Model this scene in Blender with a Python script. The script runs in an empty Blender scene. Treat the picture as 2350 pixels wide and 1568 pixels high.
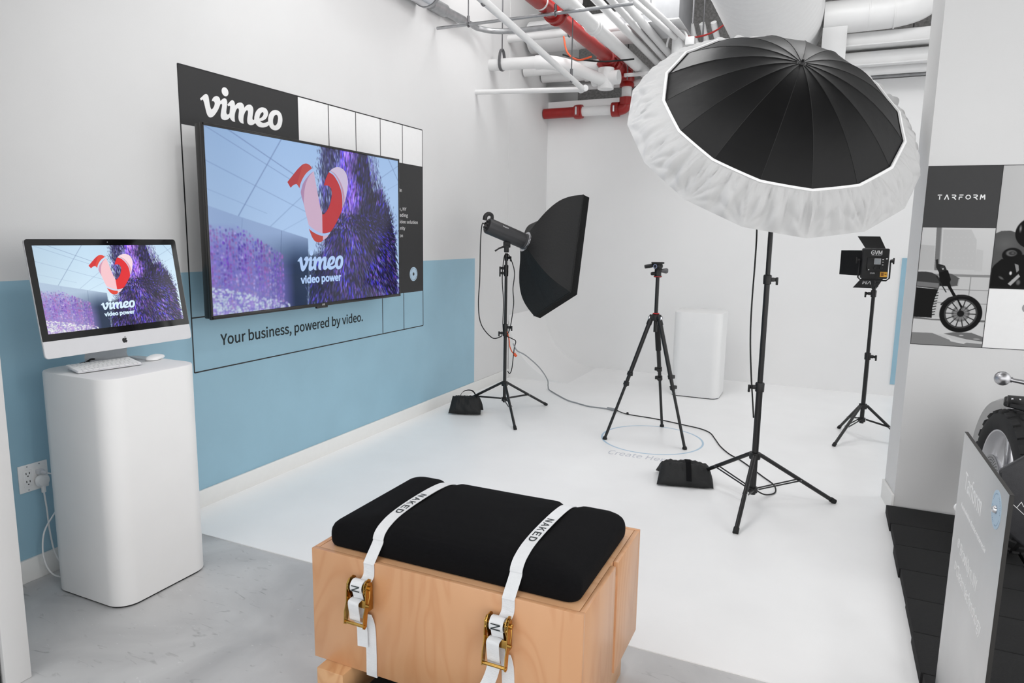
import bpy, bmesh, math, random
import numpy as np
from mathutils import Vector, Matrix
from mathutils.geometry import tessellate_polygon
random.seed(7)
PI = math.pi
R = math.radians
SC = bpy.context.scene
COL = SC.collection

# ------------------------------------------------------------------ camera
CAM_LOC = Vector((2.969, 0.0, 1.472))
yaw, pitch, roll = R(24.409), R(8.6996), R(0.8678)
fwd = Vector((-math.sin(yaw)*math.cos(pitch), math.cos(yaw)*math.cos(pitch), -math.sin(pitch)))
r0 = Vector((math.cos(yaw), math.sin(yaw), 0)); u0 = r0.cross(fwd)
rgt = math.cos(roll)*r0 + math.sin(roll)*u0
upv = -math.sin(roll)*r0 + math.cos(roll)*u0
cd = bpy.data.cameras.new('camera'); cam = bpy.data.objects.new('camera', cd); COL.objects.link(cam)
cam.matrix_world = Matrix(((rgt.x, upv.x, -fwd.x, CAM_LOC.x), (rgt.y, upv.y, -fwd.y, CAM_LOC.y),
                           (rgt.z, upv.z, -fwd.z, CAM_LOC.z), (0, 0, 0, 1)))
cd.sensor_width = 36.0; cd.lens = 1580/2350*36; cd.clip_start = 0.05
SC.camera = cam

# ------------------------------------------------------------------ world, lights, exposure
wd = bpy.data.worlds.new('white_fill_world'); SC.world = wd; wd.use_nodes = True  # even white ambient fill entering by the open sides, no real source
wd.node_tree.nodes['Background'].inputs[0].default_value = (1, 1, 1, 1)
wd.node_tree.nodes['Background'].inputs[1].default_value = 1.55
def area(name, loc, target, sx, sy, watts, col=(1, 1, 1)):
    l = bpy.data.lights.new(name, 'AREA'); l.shape = 'RECTANGLE'; l.size = sx; l.size_y = sy; l.energy = watts; l.color = col
    o = bpy.data.objects.new(name, l); COL.objects.link(o); o.location = loc
    o.rotation_euler = (Vector(target)-Vector(loc)).to_track_quat('-Z', 'Y').to_euler()
    return o
def spot(name, loc, target, watts, cone, blend=0.6, rad=0.12):
    l = bpy.data.lights.new(name, 'SPOT'); l.energy = watts; l.spot_size = R(cone); l.spot_blend = blend; l.shadow_soft_size = rad
    o = bpy.data.objects.new(name, l); COL.objects.link(o); o.location = loc
    o.rotation_euler = (Vector(target)-Vector(loc)).to_track_quat('-Z', 'Y').to_euler()
area('studio_fill_light', (2.1, 5.4, 4.14), (2.3, 6.6, 0.0), 3.2, 1.6, 120)  # added fill, brightens the back wall and studio interior
area('middle_fill_light', (1.1, 2.7, 3.7), (2.2, 4.4, 1.0), 1.2, 0.9, 20)  # added fill from upper left for umbrella cover and floor
area('entry_fill_light', (1.2, 0.6, 3.9), (1.0, 2.0, 0.0), 1.8, 1.2, 16)  # added overhead fill for the front of the room, no fitting behind it
spot('track_lamp_wall', (2.7, 2.3, 3.5), (0.1, 3.3, 1.2), 36, 75)
spot('floor_fill_spot', (3.0, 1.7, 3.6), (2.6, 3.0, 0), 50, 48)  # added spot that lifts the floor against the walls
spot('track_lamp_bench', (4.3, 0.6, 3.5), (2.0, 1.9, 0.4), 36, 60)
SC.view_settings.view_transform = 'Standard'; SC.view_settings.look = 'None'
SC.view_settings.exposure = 0.32; SC.view_settings.gamma = 1.0; SC.view_settings.use_curve_mapping = False

# ------------------------------------------------------------------ materials
def lin(c):
    return tuple(((x/255)/12.92 if x/255 <= 0.04045 else ((x/255+0.055)/1.055)**2.4) for x in c)
MATS = {}
def mat(name, rgb, rough=0.6, metal=0.0, noise=0.0, nscale=30, bump=0.0, bscale=200, spec=0.5, emit=None, aniso=None):
    """principled material; noise = colour variation, bump = fine relief"""
    if name in MATS: return MATS[name]
    m = bpy.data.materials.new(name); m.use_nodes = True; nt = m.node_tree; p = nt.nodes['Principled BSDF']
    c = lin(rgb) + (1,)
    p.inputs['Base Color'].default_value = c; p.inputs['Roughness'].default_value = rough
    p.inputs['Metallic'].default_value = metal; p.inputs['Specular IOR Level'].default_value = spec
    tc = nt.nodes.new('ShaderNodeTexCoord')
    if noise > 0:
        n = nt.nodes.new('ShaderNodeTexNoise'); n.inputs['Scale'].default_value = nscale; n.inputs['Detail'].default_value = 5
        r = nt.nodes.new('ShaderNodeValToRGB'); nt.links.new(tc.outputs['Object'], n.inputs['Vector'])
        r.color_ramp.elements[0].position = 0.3; r.color_ramp.elements[1].position = 0.7
        r.color_ramp.elements[0].color = tuple(x*(1-noise) for x in c[:3]) + (1,)
        r.color_ramp.elements[1].color = tuple(min(1, x*(1+noise)) for x in c[:3]) + (1,)
        nt.links.new(n.outputs['Fac'], r.inputs['Fac']); nt.links.new(r.outputs['Color'], p.inputs['Base Color'])
    if bump > 0:
        n2 = nt.nodes.new('ShaderNodeTexNoise'); n2.inputs['Scale'].default_value = bscale; n2.inputs['Detail'].default_value = 4
        if aniso:
            mp = nt.nodes.new('ShaderNodeMapping'); mp.inputs['Scale'].default_value = aniso
            nt.links.new(tc.outputs['Object'], mp.inputs['Vector']); nt.links.new(mp.outputs['Vector'], n2.inputs['Vector'])
        else: nt.links.new(tc.outputs['Object'], n2.inputs['Vector'])
        b = nt.nodes.new('ShaderNodeBump'); b.inputs['Strength'].default_value = bump; b.inputs['Distance'].default_value = 0.01
        nt.links.new(n2.outputs['Fac'], b.inputs['Height']); nt.links.new(b.outputs['Normal'], p.inputs['Normal'])
    if emit:
        p.inputs['Emission Color'].default_value = c; p.inputs['Emission Strength'].default_value = emit
    MATS[name] = m; return m
WALL = mat('white_wall_paint', (217, 217, 217), 0.55, noise=0.012, nscale=3, bump=0.03, bscale=160)
CYC = mat('white_studio_paint', (236, 236, 236), 0.5, noise=0.012, nscale=2, bump=0.02, bscale=90)
BLUE = mat('blue_wall_paint', (148, 185, 203), 0.42, noise=0.03, nscale=4, bump=0.02, bscale=160)
STUDIO = mat('white_floor_paint', (244, 244, 244), 0.33, noise=0.02, nscale=3)
TRIM = mat('white_trim_paint', (232, 232, 230), 0.4, noise=0.01)
BLACKV = mat('charcoal_vinyl', (42, 42, 43), 0.55, noise=0.04, nscale=60)
WHITEV = mat('white_vinyl', (238, 238, 238), 0.45, noise=0.01)
LINEV = mat('black_line_vinyl', (28, 28, 30), 0.5, noise=0.02)
INK = mat('black_ink', (27, 38, 41), 0.5, noise=0.02)
PALEBLUE = mat('pale_blue_vinyl', (178, 202, 221), 0.5, noise=0.02)
BLK = mat('black_metal', (17, 17, 18), 0.4, noise=0.06, nscale=40)
BLKP = mat('black_plastic', (13, 13, 14), 0.45, noise=0.06, nscale=60)
RUB = mat('black_rubber', (14, 14, 14), 0.7, noise=0.1, nscale=60)
FAB = mat('black_fabric', (13, 13, 15), 0.95, noise=0.12, nscale=180, bump=0.2, bscale=900, spec=0.15)
NYL = mat('black_nylon', (12, 13, 14), 0.7, noise=0.1, nscale=30, bump=0.25, bscale=60)
CHROME = mat('bright_metal', (205, 205, 208), 0.22, 1.0, noise=0.05)
ALU = mat('brushed_aluminium', (190, 190, 193), 0.34, 1.0, noise=0.03, bump=0.05, bscale=60, aniso=(1, 1, 30))
SILVER = mat('silver_paint', (216, 216, 219), 0.35, 0.35, noise=0.01)
WPL = mat('white_plastic', (236, 236, 236), 0.35, noise=0.01)
PEDW = mat('white_laminate', (230, 230, 230), 0.45, noise=0.012, nscale=5)
WEB = mat('white_webbing', (232, 233, 235), 0.75, noise=0.02, nscale=40, bump=0.35, bscale=60, aniso=(1, 14, 14))
GOLD = mat('yellow_zinc', (190, 150, 80), 0.25, 1.0, noise=0.25, nscale=25)
PIPEW = mat('white_pipe_paint', (226, 226, 226), 0.42, noise=0.02, nscale=8)
PIPER = mat('red_pipe_paint', (150, 26, 23), 0.35, noise=0.12, nscale=14)
GALV = mat('galvanised_steel', (172, 173, 175), 0.38, 0.85, noise=0.12, nscale=18)
ROD = mat('dull_steel', (110, 110, 112), 0.45, 0.7, noise=0.1)
CONC = mat('ceiling_concrete', (128, 127, 126), 0.9, noise=0.3, nscale=40, bump=0.6, bscale=80)
DIFF = mat('white_diffuser_cloth', (200, 200, 200), 0.8, noise=0.01, nscale=12)
UMB = mat('black_umbrella_cloth', (10, 10, 11), 0.45, noise=0.15, nscale=8, bump=0.12, bscale=14, spec=0.25)
RED = mat('red_plastic', (190, 30, 34), 0.4, noise=0.03)
ORANGE = mat('orange_cord', (214, 84, 40), 0.5, noise=0.05)
GREYC = mat('grey_cord', (150, 153, 156), 0.55, noise=0.03)
YEL = mat('yellow_label', (238, 178, 60), 0.5, noise=0.06)
LCD = mat('grey_display', (150, 155, 158), 0.3, noise=0.04)
HVAC = mat('grey_sheet_metal', (142, 143, 145), 0.5, 0.15, noise=0.06, nscale=14)
BOXL = mat('light_sheet_metal', (205, 205, 206), 0.5, 0.0, noise=0.03)
TYRE = mat('tyre_rubber', (34, 34, 35), 0.75, noise=0.2, nscale=30)
LEATHER = mat('dark_leather', (48, 48, 51), 0.5, noise=0.1, nscale=60, bump=0.1, bscale=300)
GLASS = mat('black_glass', (8, 8, 10), 0.06, noise=0.02)
BTV = mat('television_bezel', (30, 28, 26), 0.25, noise=0.05)

def wood_mat(name, c1, c2, sc, rot):
    m = bpy.data.materials.new(name); m.use_nodes = True; nt = m.node_tree; p = nt.nodes['Principled BSDF']
    tc = nt.nodes.new('ShaderNodeTexCoord'); mp = nt.nodes.new('ShaderNodeMapping')
    mp.inputs['Scale'].default_value = sc; mp.inputs['Rotation'].default_value = rot
    n = nt.nodes.new('ShaderNodeTexNoise'); n.inputs['Scale'].default_value = 1.6; n.inputs['Detail'].default_value = 2.5; n.inputs['Distortion'].default_value = 0.6
    mu = nt.nodes.new('ShaderNodeMath'); mu.operation = 'MULTIPLY'; mu.inputs[1].default_value = 22
    fr = nt.nodes.new('ShaderNodeMath'); fr.operation = 'PINGPONG'; fr.inputs[1].default_value = 1.0
    rp = nt.nodes.new('ShaderNodeValToRGB')
    rp.color_ramp.elements[0].color = lin(c1) + (1,); rp.color_ramp.elements[1].color = lin(c2) + (1,)
    rp.color_ramp.elements[0].position = 0.0; rp.color_ramp.elements[1].position = 0.55
    n3 = nt.nodes.new('ShaderNodeTexNoise'); n3.inputs['Scale'].default_value = 3.0
    mx = nt.nodes.new('ShaderNodeMixRGB'); mx.blend_type = 'MULTIPLY'; mx.inputs[0].default_value = 0.35
    r2 = nt.nodes.new('ShaderNodeValToRGB'); r2.color_ramp.elements[0].color = (0.84, 0.78, 0.72, 1); r2.color_ramp.elements[1].color = (1, 1, 1, 1)
    r2.color_ramp.elements[0].position = 0.35; r2.color_ramp.elements[1].position = 0.6
    L = nt.links.new
    L(tc.outputs['Object'], mp.inputs['Vector']); L(mp.outputs['Vector'], n.inputs['Vector']); L(mp.outputs['Vector'], n3.inputs['Vector'])
    L(n.outputs['Fac'], mu.inputs[0]); L(mu.outputs[0], fr.inputs[0]); L(fr.outputs[0], rp.inputs['Fac'])
    L(n3.outputs['Fac'], r2.inputs['Fac']); L(rp.outputs['Color'], mx.inputs[1]); L(r2.outputs['Color'], mx.inputs[2])
    L(mx.outputs['Color'], p.inputs['Base Color']); p.inputs['Roughness'].default_value = 0.45; p.inputs['Coat Weight'].default_value = 0.35; p.inputs['Coat Roughness'].default_value = 0.22
    return m
WOOD = wood_mat('maple_plywood', (207, 152, 108), (213, 161, 118), (2.6, 2.6, 0.7), (0, 0, 0))
WOODT = wood_mat('maple_plywood_lid', (208, 156, 112), (216, 168, 126), (0.5, 2.2, 2.2), (0, 0, 0))
WOODB = wood_mat('pine_beam', (205, 152, 104), (220, 172, 125), (2.5, 0.7, 2.5), (0, 0, 0))

def floor_mat():
    m = bpy.data.materials.new('polished_concrete'); m.use_nodes = True; nt = m.node_tree; p = nt.nodes['Principled BSDF']; L = nt.links.new
    tc = nt.nodes.new('ShaderNodeTexCoord')
    def noise(s, d, dist=0.0, sc=(1, 1, 1)):
        mp = nt.nodes.new('ShaderNodeMapping'); mp.inputs['Scale'].default_value = sc; mp.inputs['Rotation'].default_value = (0, 0, 0.5)
        n = nt.nodes.new('ShaderNodeTexNoise'); n.inputs['Scale'].default_value = s; n.inputs['Detail'].default_value = d; n.inputs['Distortion'].default_value = dist
        L(tc.outputs['Object'], mp.inputs['Vector']); L(mp.outputs['Vector'], n.inputs['Vector']); return n
    def ramp(n, p0, c0, p1, c1):
        r = nt.nodes.new('ShaderNodeValToRGB'); r.color_ramp.elements[0].position = p0; r.color_ramp.elements[1].position = p1
        r.color_ramp.elements[0].color = lin(c0) + (1,); r.color_ramp.elements[1].color = lin(c1) + (1,); L(n.outputs['Fac'], r.inputs['Fac']); return r
    a = ramp(noise(2.2, 8, 0.8), 0.3, (176, 176, 177), 0.7, (206, 206, 206))
    b = ramp(noise(9, 10, 1.5, (1, 3, 1)), 0.62, (255, 255, 255), 0.74, (205, 205, 205))
    c = ramp(noise(26, 3, 2.0, (1, 2.5, 1)), 0.715, (0, 0, 0), 0.74, (255, 255, 255))
    mx = nt.nodes.new('ShaderNodeMixRGB'); mx.blend_type = 'MULTIPLY'; mx.inputs[0].default_value = 0.8
    L(a.outputs['Color'], mx.inputs[1]); L(b.outputs['Color'], mx.inputs[2])
    m2 = nt.nodes.new('ShaderNodeMixRGB'); m2.blend_type = 'SCREEN'; m2.inputs[0].default_value = 0.28
    L(mx.outputs['Color'], m2.inputs[1]); L(c.outputs['Color'], m2.inputs[2])
    L(m2.outputs['Color'], p.inputs['Base Color']); p.inputs['Roughness'].default_value = 0.42
    return m
CONCF = floor_mat()

def colour_attr_mat(name, emit=0.0, tint=(1, 1, 1), rough=0.5):
    m = bpy.data.materials.new(name); m.use_nodes = True; nt = m.node_tree; p = nt.nodes['Principled BSDF']
    a = nt.nodes.new('ShaderNodeAttribute'); a.attribute_name = 'Col'
    mx = nt.nodes.new('ShaderNodeMixRGB'); mx.blend_type = 'MULTIPLY'; mx.inputs[0].default_value = 1; mx.inputs[2].default_value = tint + (1,)
    nt.links.new(a.outputs['Color'], mx.inputs[1]); p.inputs['Roughness'].default_value = rough
    if emit:
        p.inputs['Base Color'].default_value = (0.01, 0.01, 0.012, 1)
        nt.links.new(mx.outputs['Color'], p.inputs['Emission Color']); p.inputs['Emission Strength'].default_value = emit
    else: nt.links.new(mx.outputs['Color'], p.inputs['Base Color'])
    return m

# ------------------------------------------------------------------ mesh helpers
def V(*a): return Vector(a)
class Frame:
    """a drawing plane: origin, right, up (unit vectors); normal faces the viewer"""
    def __init__(s, o, ex, ey): s.o, s.ex, s.ey = Vector(o), Vector(ex).normalized(), Vector(ey).normalized(); s.n = s.ex.cross(s.ey)
    def p(s, x, y, d=0.0): return s.o + s.ex*x + s.ey*y + s.n*d
class MB:
    def __init__(s): s.bm = bmesh.new()
    def add(s, verts, faces, smooth=True):
        vs = [s.bm.verts.new(v) for v in verts]
        for f in faces:
            try: fc = s.bm.faces.new([vs[i] for i in f]); fc.smooth = smooth
            except ValueError: pass
        return s
    def box(s, c, size, rot=None, bev=0.0, seg=2):
        t = bmesh.new(); bmesh.ops.create_cube(t, size=1.0)
        for v in t.verts: v.co = Vector((v.co.x*size[0], v.co.y*size[1], v.co.z*size[2]))
        if bev > 0: bmesh.ops.bevel(t, geom=list(t.edges), offset=bev, segments=seg, profile=0.5, affect='EDGES')
        M = Matrix.Translation(Vector(c)) @ (rot.to_4x4() if rot is not None else Matrix.Identity(4))
        t.transform(M); s.merge(t); return s
    def merge(s, t):
        me = bpy.data.meshes.new('t'); t.to_mesh(me); t.free(); s.bm.from_mesh(me); bpy.data.meshes.remove(me)
    def b(s, x0, x1, y0, y1, z0, z1, bev=0.0, seg=2):
        return s.box(((x0+x1)/2, (y0+y1)/2, (z0+z1)/2), (x1-x0, y1-y0, z1-z0), None, bev, seg)
    def tube(s, pts, r, n=12, cap=True, flat=None):
        pts = [Vector(p) for p in pts]; m = len(pts); rs = r if isinstance(r, (list, tuple)) else [r]*m
        tan = []
        for i in range(m):
            d = pts[min(i+1, m-1)] - pts[max(i-1, 0)]; tan.append(d.normalized() if d.length > 1e-9 else V(0, 0, 1))
        ref = V(0, 0, 1) if abs(tan[0].z) < 0.9 else V(1, 0, 0)
        nrm = (ref - tan[0]*ref.dot(tan[0])).normalized()
        vs, fs = [], []
        for i in range(m):
            if i > 0:
                nrm = nrm - tan[i]*nrm.dot(tan[i])
                nrm = nrm.normalized() if nrm.length > 1e-6 else tan[i].orthogonal().normalized()
            bi = tan[i].cross(nrm)
            for k in range(n):
                a = 2*PI*k/n; vs.append(pts[i] + nrm*(math.cos(a)*rs[i]) + bi*(math.sin(a)*rs[i]*(flat or 1)))
        for i in range(m-1):
            for k in range(n):
                fs.append((i*n+k, i*n+(k+1) % n, (i+1)*n+(k+1) % n, (i+1)*n+k))
        if cap: fs.append(tuple(range(n-1, -1, -1))); fs.append(tuple((m-1)*n+k for k in range(n)))
        s.add(vs, fs); return s
    def cyl(s, p0, p1, r, n=16): return s.tube([p0, p1], r, n)
    def lathe(s, prof, o, ax, n=24):
        """prof: (radius, distance along axis)"""
        o, ax = Vector(o), Vector(ax).normalized(); e1 = ax.orthogonal().normalized(); e2 = ax.cross(e1); vs, fs = [], []
        for (r, h) in prof:
            for k in range(n):
                a = 2*PI*k/n; vs.append(o + ax*h + (e1*math.cos(a) + e2*math.sin(a))*max(r, 1e-5))
        for i in range(len(prof)-1):
            for k in range(n): fs.append((i*n+k, i*n+(k+1) % n, (i+1)*n+(k+1) % n, (i+1)*n+k))
        if prof[0] != prof[-1]: fs.append(tuple(range(n-1, -1, -1))); fs.append(tuple((len(prof)-1)*n+k for k in range(n)))
        s.add(vs, fs); return s
    def ball(s, c, r, n=16, sc=(1, 1, 1)):
        t = bmesh.new(); bmesh.ops.create_uvsphere(t, u_segments=n, v_segments=n//2, radius=r)
        for v in t.verts: v.co = Vector((v.co.x*sc[0], v.co.y*sc[1], v.co.z*sc[2])) + Vector(c)
        s.merge(t); return s
    def poly(s, loops, fr, th=0.0006, base=0.0):
        """flat shape with holes on a Frame, th thick, standing base above the frame"""
        flat = [p for l in loops for p in l]
        tris = tessellate_polygon([[Vector((p[0], p[1], 0)) for p in l] for l in loops])
        nv = len(flat); vs = [fr.p(x, y, base+th) for x, y in flat] + [fr.p(x, y, base) for x, y in flat]; fs = []
        for t in tris:
            a, b, c = [Vector((*flat[i], 0)) for i in t]
            t = tuple(t) if (b-a).cross(c-a).z > 0 else tuple(reversed(t))
            fs.append(t); fs.append(tuple(i+nv for i in reversed(t)))
        k = 0
        for l in loops:
            n = len(l)
            for i in range(n): a, b = k+i, k+(i+1) % n; fs.append((a, a+nv, b+nv, b))
            k += n
        s.add(vs, fs, False); return s
    def rect(s, x0, x1, y0, y1, fr, th=0.0006, base=0.0):
        return s.poly([[(x0, y0), (x1, y0), (x1, y1), (x0, y1)]], fr, th, base)
    def ring(s, c, r1, r0, fr, th=0.0006, base=0.0, n=48):
        o = [(c[0]+r1*math.cos(2*PI*k/n), c[1]+r1*math.sin(2*PI*k/n)) for k in range(n)]
        if r0 <= 0: return s.poly([o], fr, th, base)
        return s.poly([o, [(c[0]+r0*math.cos(2*PI*k/n), c[1]+r0*math.sin(2*PI*k/n)) for k in range(n)]], fr, th, base)
    def grid(s, fn, nu, nv, wrap=False, smooth=True):
        vs = [Vector(fn(i/(nu if wrap else nu-1), j/(nv-1))) for j in range(nv) for i in range(nu)]; fs = []
        for j in range(nv-1):
            for i in range(nu if wrap else nu-1):
                i2 = (i+1) % nu; fs.append((j*nu+i, j*nu+i2, (j+1)*nu+i2, (j+1)*nu+i))
        s.add(vs, fs, smooth); return s
ORG = {}
def obj(name, mb, m, parent=None, label=None, ang=35, kind=None):
    bm = mb.bm if isinstance(mb, MB) else mb
    bmesh.ops.recalc_face_normals(bm, faces=bm.faces) if not getattr(mb, 'keep', False) else None
    ca = math.cos(R(ang)); bm.normal_update()
    for e in bm.edges:
        if len(e.link_faces) == 2: e.smooth = e.link_faces[0].normal.dot(e.link_faces[1].normal) > ca
    for f in bm.faces: f.smooth = True
    lo = [min(v.co[i] for v in bm.verts) for i in range(3)]; hi = [max(v.co[i] for v in bm.verts) for i in range(3)]
    org = ORG[parent.name] if parent else Vector(((lo[0]+hi[0])/2, (lo[1]+hi[1])/2, lo[2]))
    bm.transform(Matrix.Translation(-org))
    me = bpy.data.meshes.new(name); bm.to_mesh(me); bm.free()
    for mm in (m if isinstance(m, (list, tuple)) else [m]): me.materials.append(mm)
    o = bpy.data.objects.new(name, me); COL.objects.link(o); ORG[o.name] = org
    if parent: o.parent = parent
    else: o.location = org
    if label: o['label'] = label
    if kind: o['kind'] = kind
    return o
def thing(name, label, cat, loc, group=None):
    o = bpy.data.objects.new(name, None); COL.objects.link(o); o.location = loc; ORG[o.name] = Vector(loc); o.empty_display_size = 0.1
    o['label'] = label; o['category'] = cat
    if group: o['group'] = group
    return o
def tag(o, label, cat, group=None, kind=None):
    o['label'] = label; o['category'] = cat
    if group: o['group'] = group
    if kind: o['kind'] = kind
    return o
def struct(name, mb, m): return obj(name, mb, m, kind='structure')

def smooth_loop(pts, n=4, corner=50):
    """Catmull-Rom through a closed outline, sharp corners kept"""
    m = len(pts); out = []
    def cr(i):
        a, b, c = Vector(pts[i-1]), Vector(pts[i]), Vector(pts[(i+1) % m])
        u, v = b-a, c-b
        return u.length < 1e-9 or v.length < 1e-9 or u.angle(v) > R(corner)
    tn = [Vector((0, 0)) if cr(i) else (Vector(pts[(i+1) % m]) - Vector(pts[i-1]))*0.5 for i in range(m)]
    for i in range(m):
        p, q = Vector(pts[i]), Vector(pts[(i+1) % m]); L = (q-p).length
        t0, t1 = tn[i], tn[(i+1) % m]
        t0 = t0.normalized()*min(t0.length, L) if t0.length > 0 else (q-p)*0.5
        t1 = t1.normalized()*min(t1.length, L) if t1.length > 0 else (q-p)*0.5
        for k in range(n):
            t = k/n; h = (2*t**3-3*t**2+1, t**3-2*t**2+t, -2*t**3+3*t**2, t**3-t**2)
            w = p*h[0] + t0*h[1] + q*h[2] + t1*h[3]; out.append((w.x, w.y))
    return out
def spline(pts, n=6):
    """open Catmull-Rom through 3D points"""
    P = [Vector(p) for p in pts]; P = [P[0]*2-P[1]] + P + [P[-1]*2-P[-2]]; out = []
    for i in range(1, len(P)-2):
        for k in range(n):
            t = k/n; a, b, c, d = P[i-1], P[i], P[i+1], P[i+2]
            out.append(0.5*((2*b) + (c-a)*t + (2*a-5*b+4*c-d)*t*t + (3*b-a-3*c+d)*t**3))
    out.append(P[-2]); return out
FONT = None
try: FONT = bpy.data.fonts.load(bpy.utils.system_resource('DATAFILES', path='fonts') + '/Noto Sans CJK Regular.woff2')
except Exception: FONT = None
def font_loops(body):
    cu = bpy.data.curves.new('lettering', 'FONT'); cu.body = body; cu.size = 1.0; cu.font = FONT or cu.font
    t = bpy.data.objects.new('lettering', cu); COL.objects.link(t)
    cv = t.to_curve(bpy.context.evaluated_depsgraph_get()); loops = []
    for s in cv.splines:
        if s.type == 'BEZIER':
            P, b = [], list(s.bezier_points)
            for p, q in zip(b, b[1:]+b[:1]):
                a0, a1, a2, a3 = p.co.xy, p.handle_right.xy, q.handle_left.xy, q.co.xy
                n = 1 if (a1-a0-(a3-a0)/3).length < 1e-4 and (a2-a0-(a3-a0)*2/3).length < 1e-4 else 5
                for k in range(n): u = k/n; P.append(a0*(1-u)**3 + a1*3*u*(1-u)**2 + a2*3*u*u*(1-u) + a3*u**3)
        else: P = [p.co.xy for p in s.points]
        Q = [p for k, p in enumerate(P) if (p-P[k-1]).length > 1e-6]
        if len(Q) > 2: loops.append([(p.x, p.y) for p in Q])
    t.to_curve_clear(); bpy.data.objects.remove(t); bpy.data.curves.remove(cu); return loops
CAPH = []
def text(name, body, fr, x, y, w, h, m, parent, th=0.0005, base=0.0, bold=0.0, skew=0.0, label=None, words=False):
    """lettering on a Frame: left edge x, baseline y, total width w, capital height h (None keeps the proportion)"""
    if not CAPH: CAPH.append(max(p[1] for l in font_loops('H') for p in l))
    loops = font_loops(body)
    ar = lambda l: sum(l[k-1][0]*l[k][1]-l[k][0]*l[k-1][1] for k in range(len(l)))/2
    sg = math.copysign(1, ar(max(loops, key=lambda l: abs(ar(l)))))
    def inside(p, l):
        c = False
        for k in range(len(l)):
            (x0, y0), (x1, y1) = l[k-1], l[k]
            if (y0 > p[1]) != (y1 > p[1]) and p[0] < (x1-x0)*(p[1]-y0)/(y1-y0)+x0: c = not c
        return c
    outs = [[l] for l in loops if ar(l)*sg > 0]
    for l in loops:
        if ar(l)*sg < 0:
            host = [o for o in outs if inside(l[0], o[0])]
            if host: min(host, key=lambda o: abs(ar(o[0]))).append(l)
    x0 = min(p[0] for l in loops for p in l); x1 = max(p[0] for l in loops for p in l)
    sx = w/(x1-x0); sy = (h/CAPH[0]) if h else sx
    outs.sort(key=lambda o: min(p[0] for p in o[0])); groups = [[outs[0]]]; e1 = max(p[0] for p in outs[0][0])
    for o in outs[1:]:
        if words and min(p[0] for p in o[0])-e1 > 0.17: groups.append([])
        groups[-1].append(o); e1 = max(e1, max(p[0] for p in o[0]))
    res = []
    for g in groups:
        mb = MB()
        for o in g:
            o = [[(x+(px-x0)*sx, y+py*sy) for px, py in l] for l in o]; mb.poly(o, fr, th, base)
            for l in (o if bold else []):                                  # heavier strokes
                for k in range(len(l)):
                    p, q = Vector(l[k-1]), Vector(l[k]); d = q-p
                    if d.length < 1e-7: continue
                    d.normalize(); e = Vector((-d.y, d.x))*bold*sy/2; d = d*bold*sy/4
                    mb.poly([[tuple(p-e-d), tuple(q-e+d), tuple(q+e+d), tuple(p+e-d)]], fr, th, base)
        res.append(obj(name, mb, m, parent, label))
    return res if words else res[0]
def homog(src, dst):
    A, b = [], []
    for (x, y), (u, v) in zip(src, dst):
        A.append([x, y, 1, 0, 0, 0, -u*x, -u*y]); b.append(u); A.append([0, 0, 0, x, y, 1, -v*x, -v*y]); b.append(v)
    return np.append(np.linalg.solve(np.array(A, float), np.array(b, float)), 1).reshape(3, 3)

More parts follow.
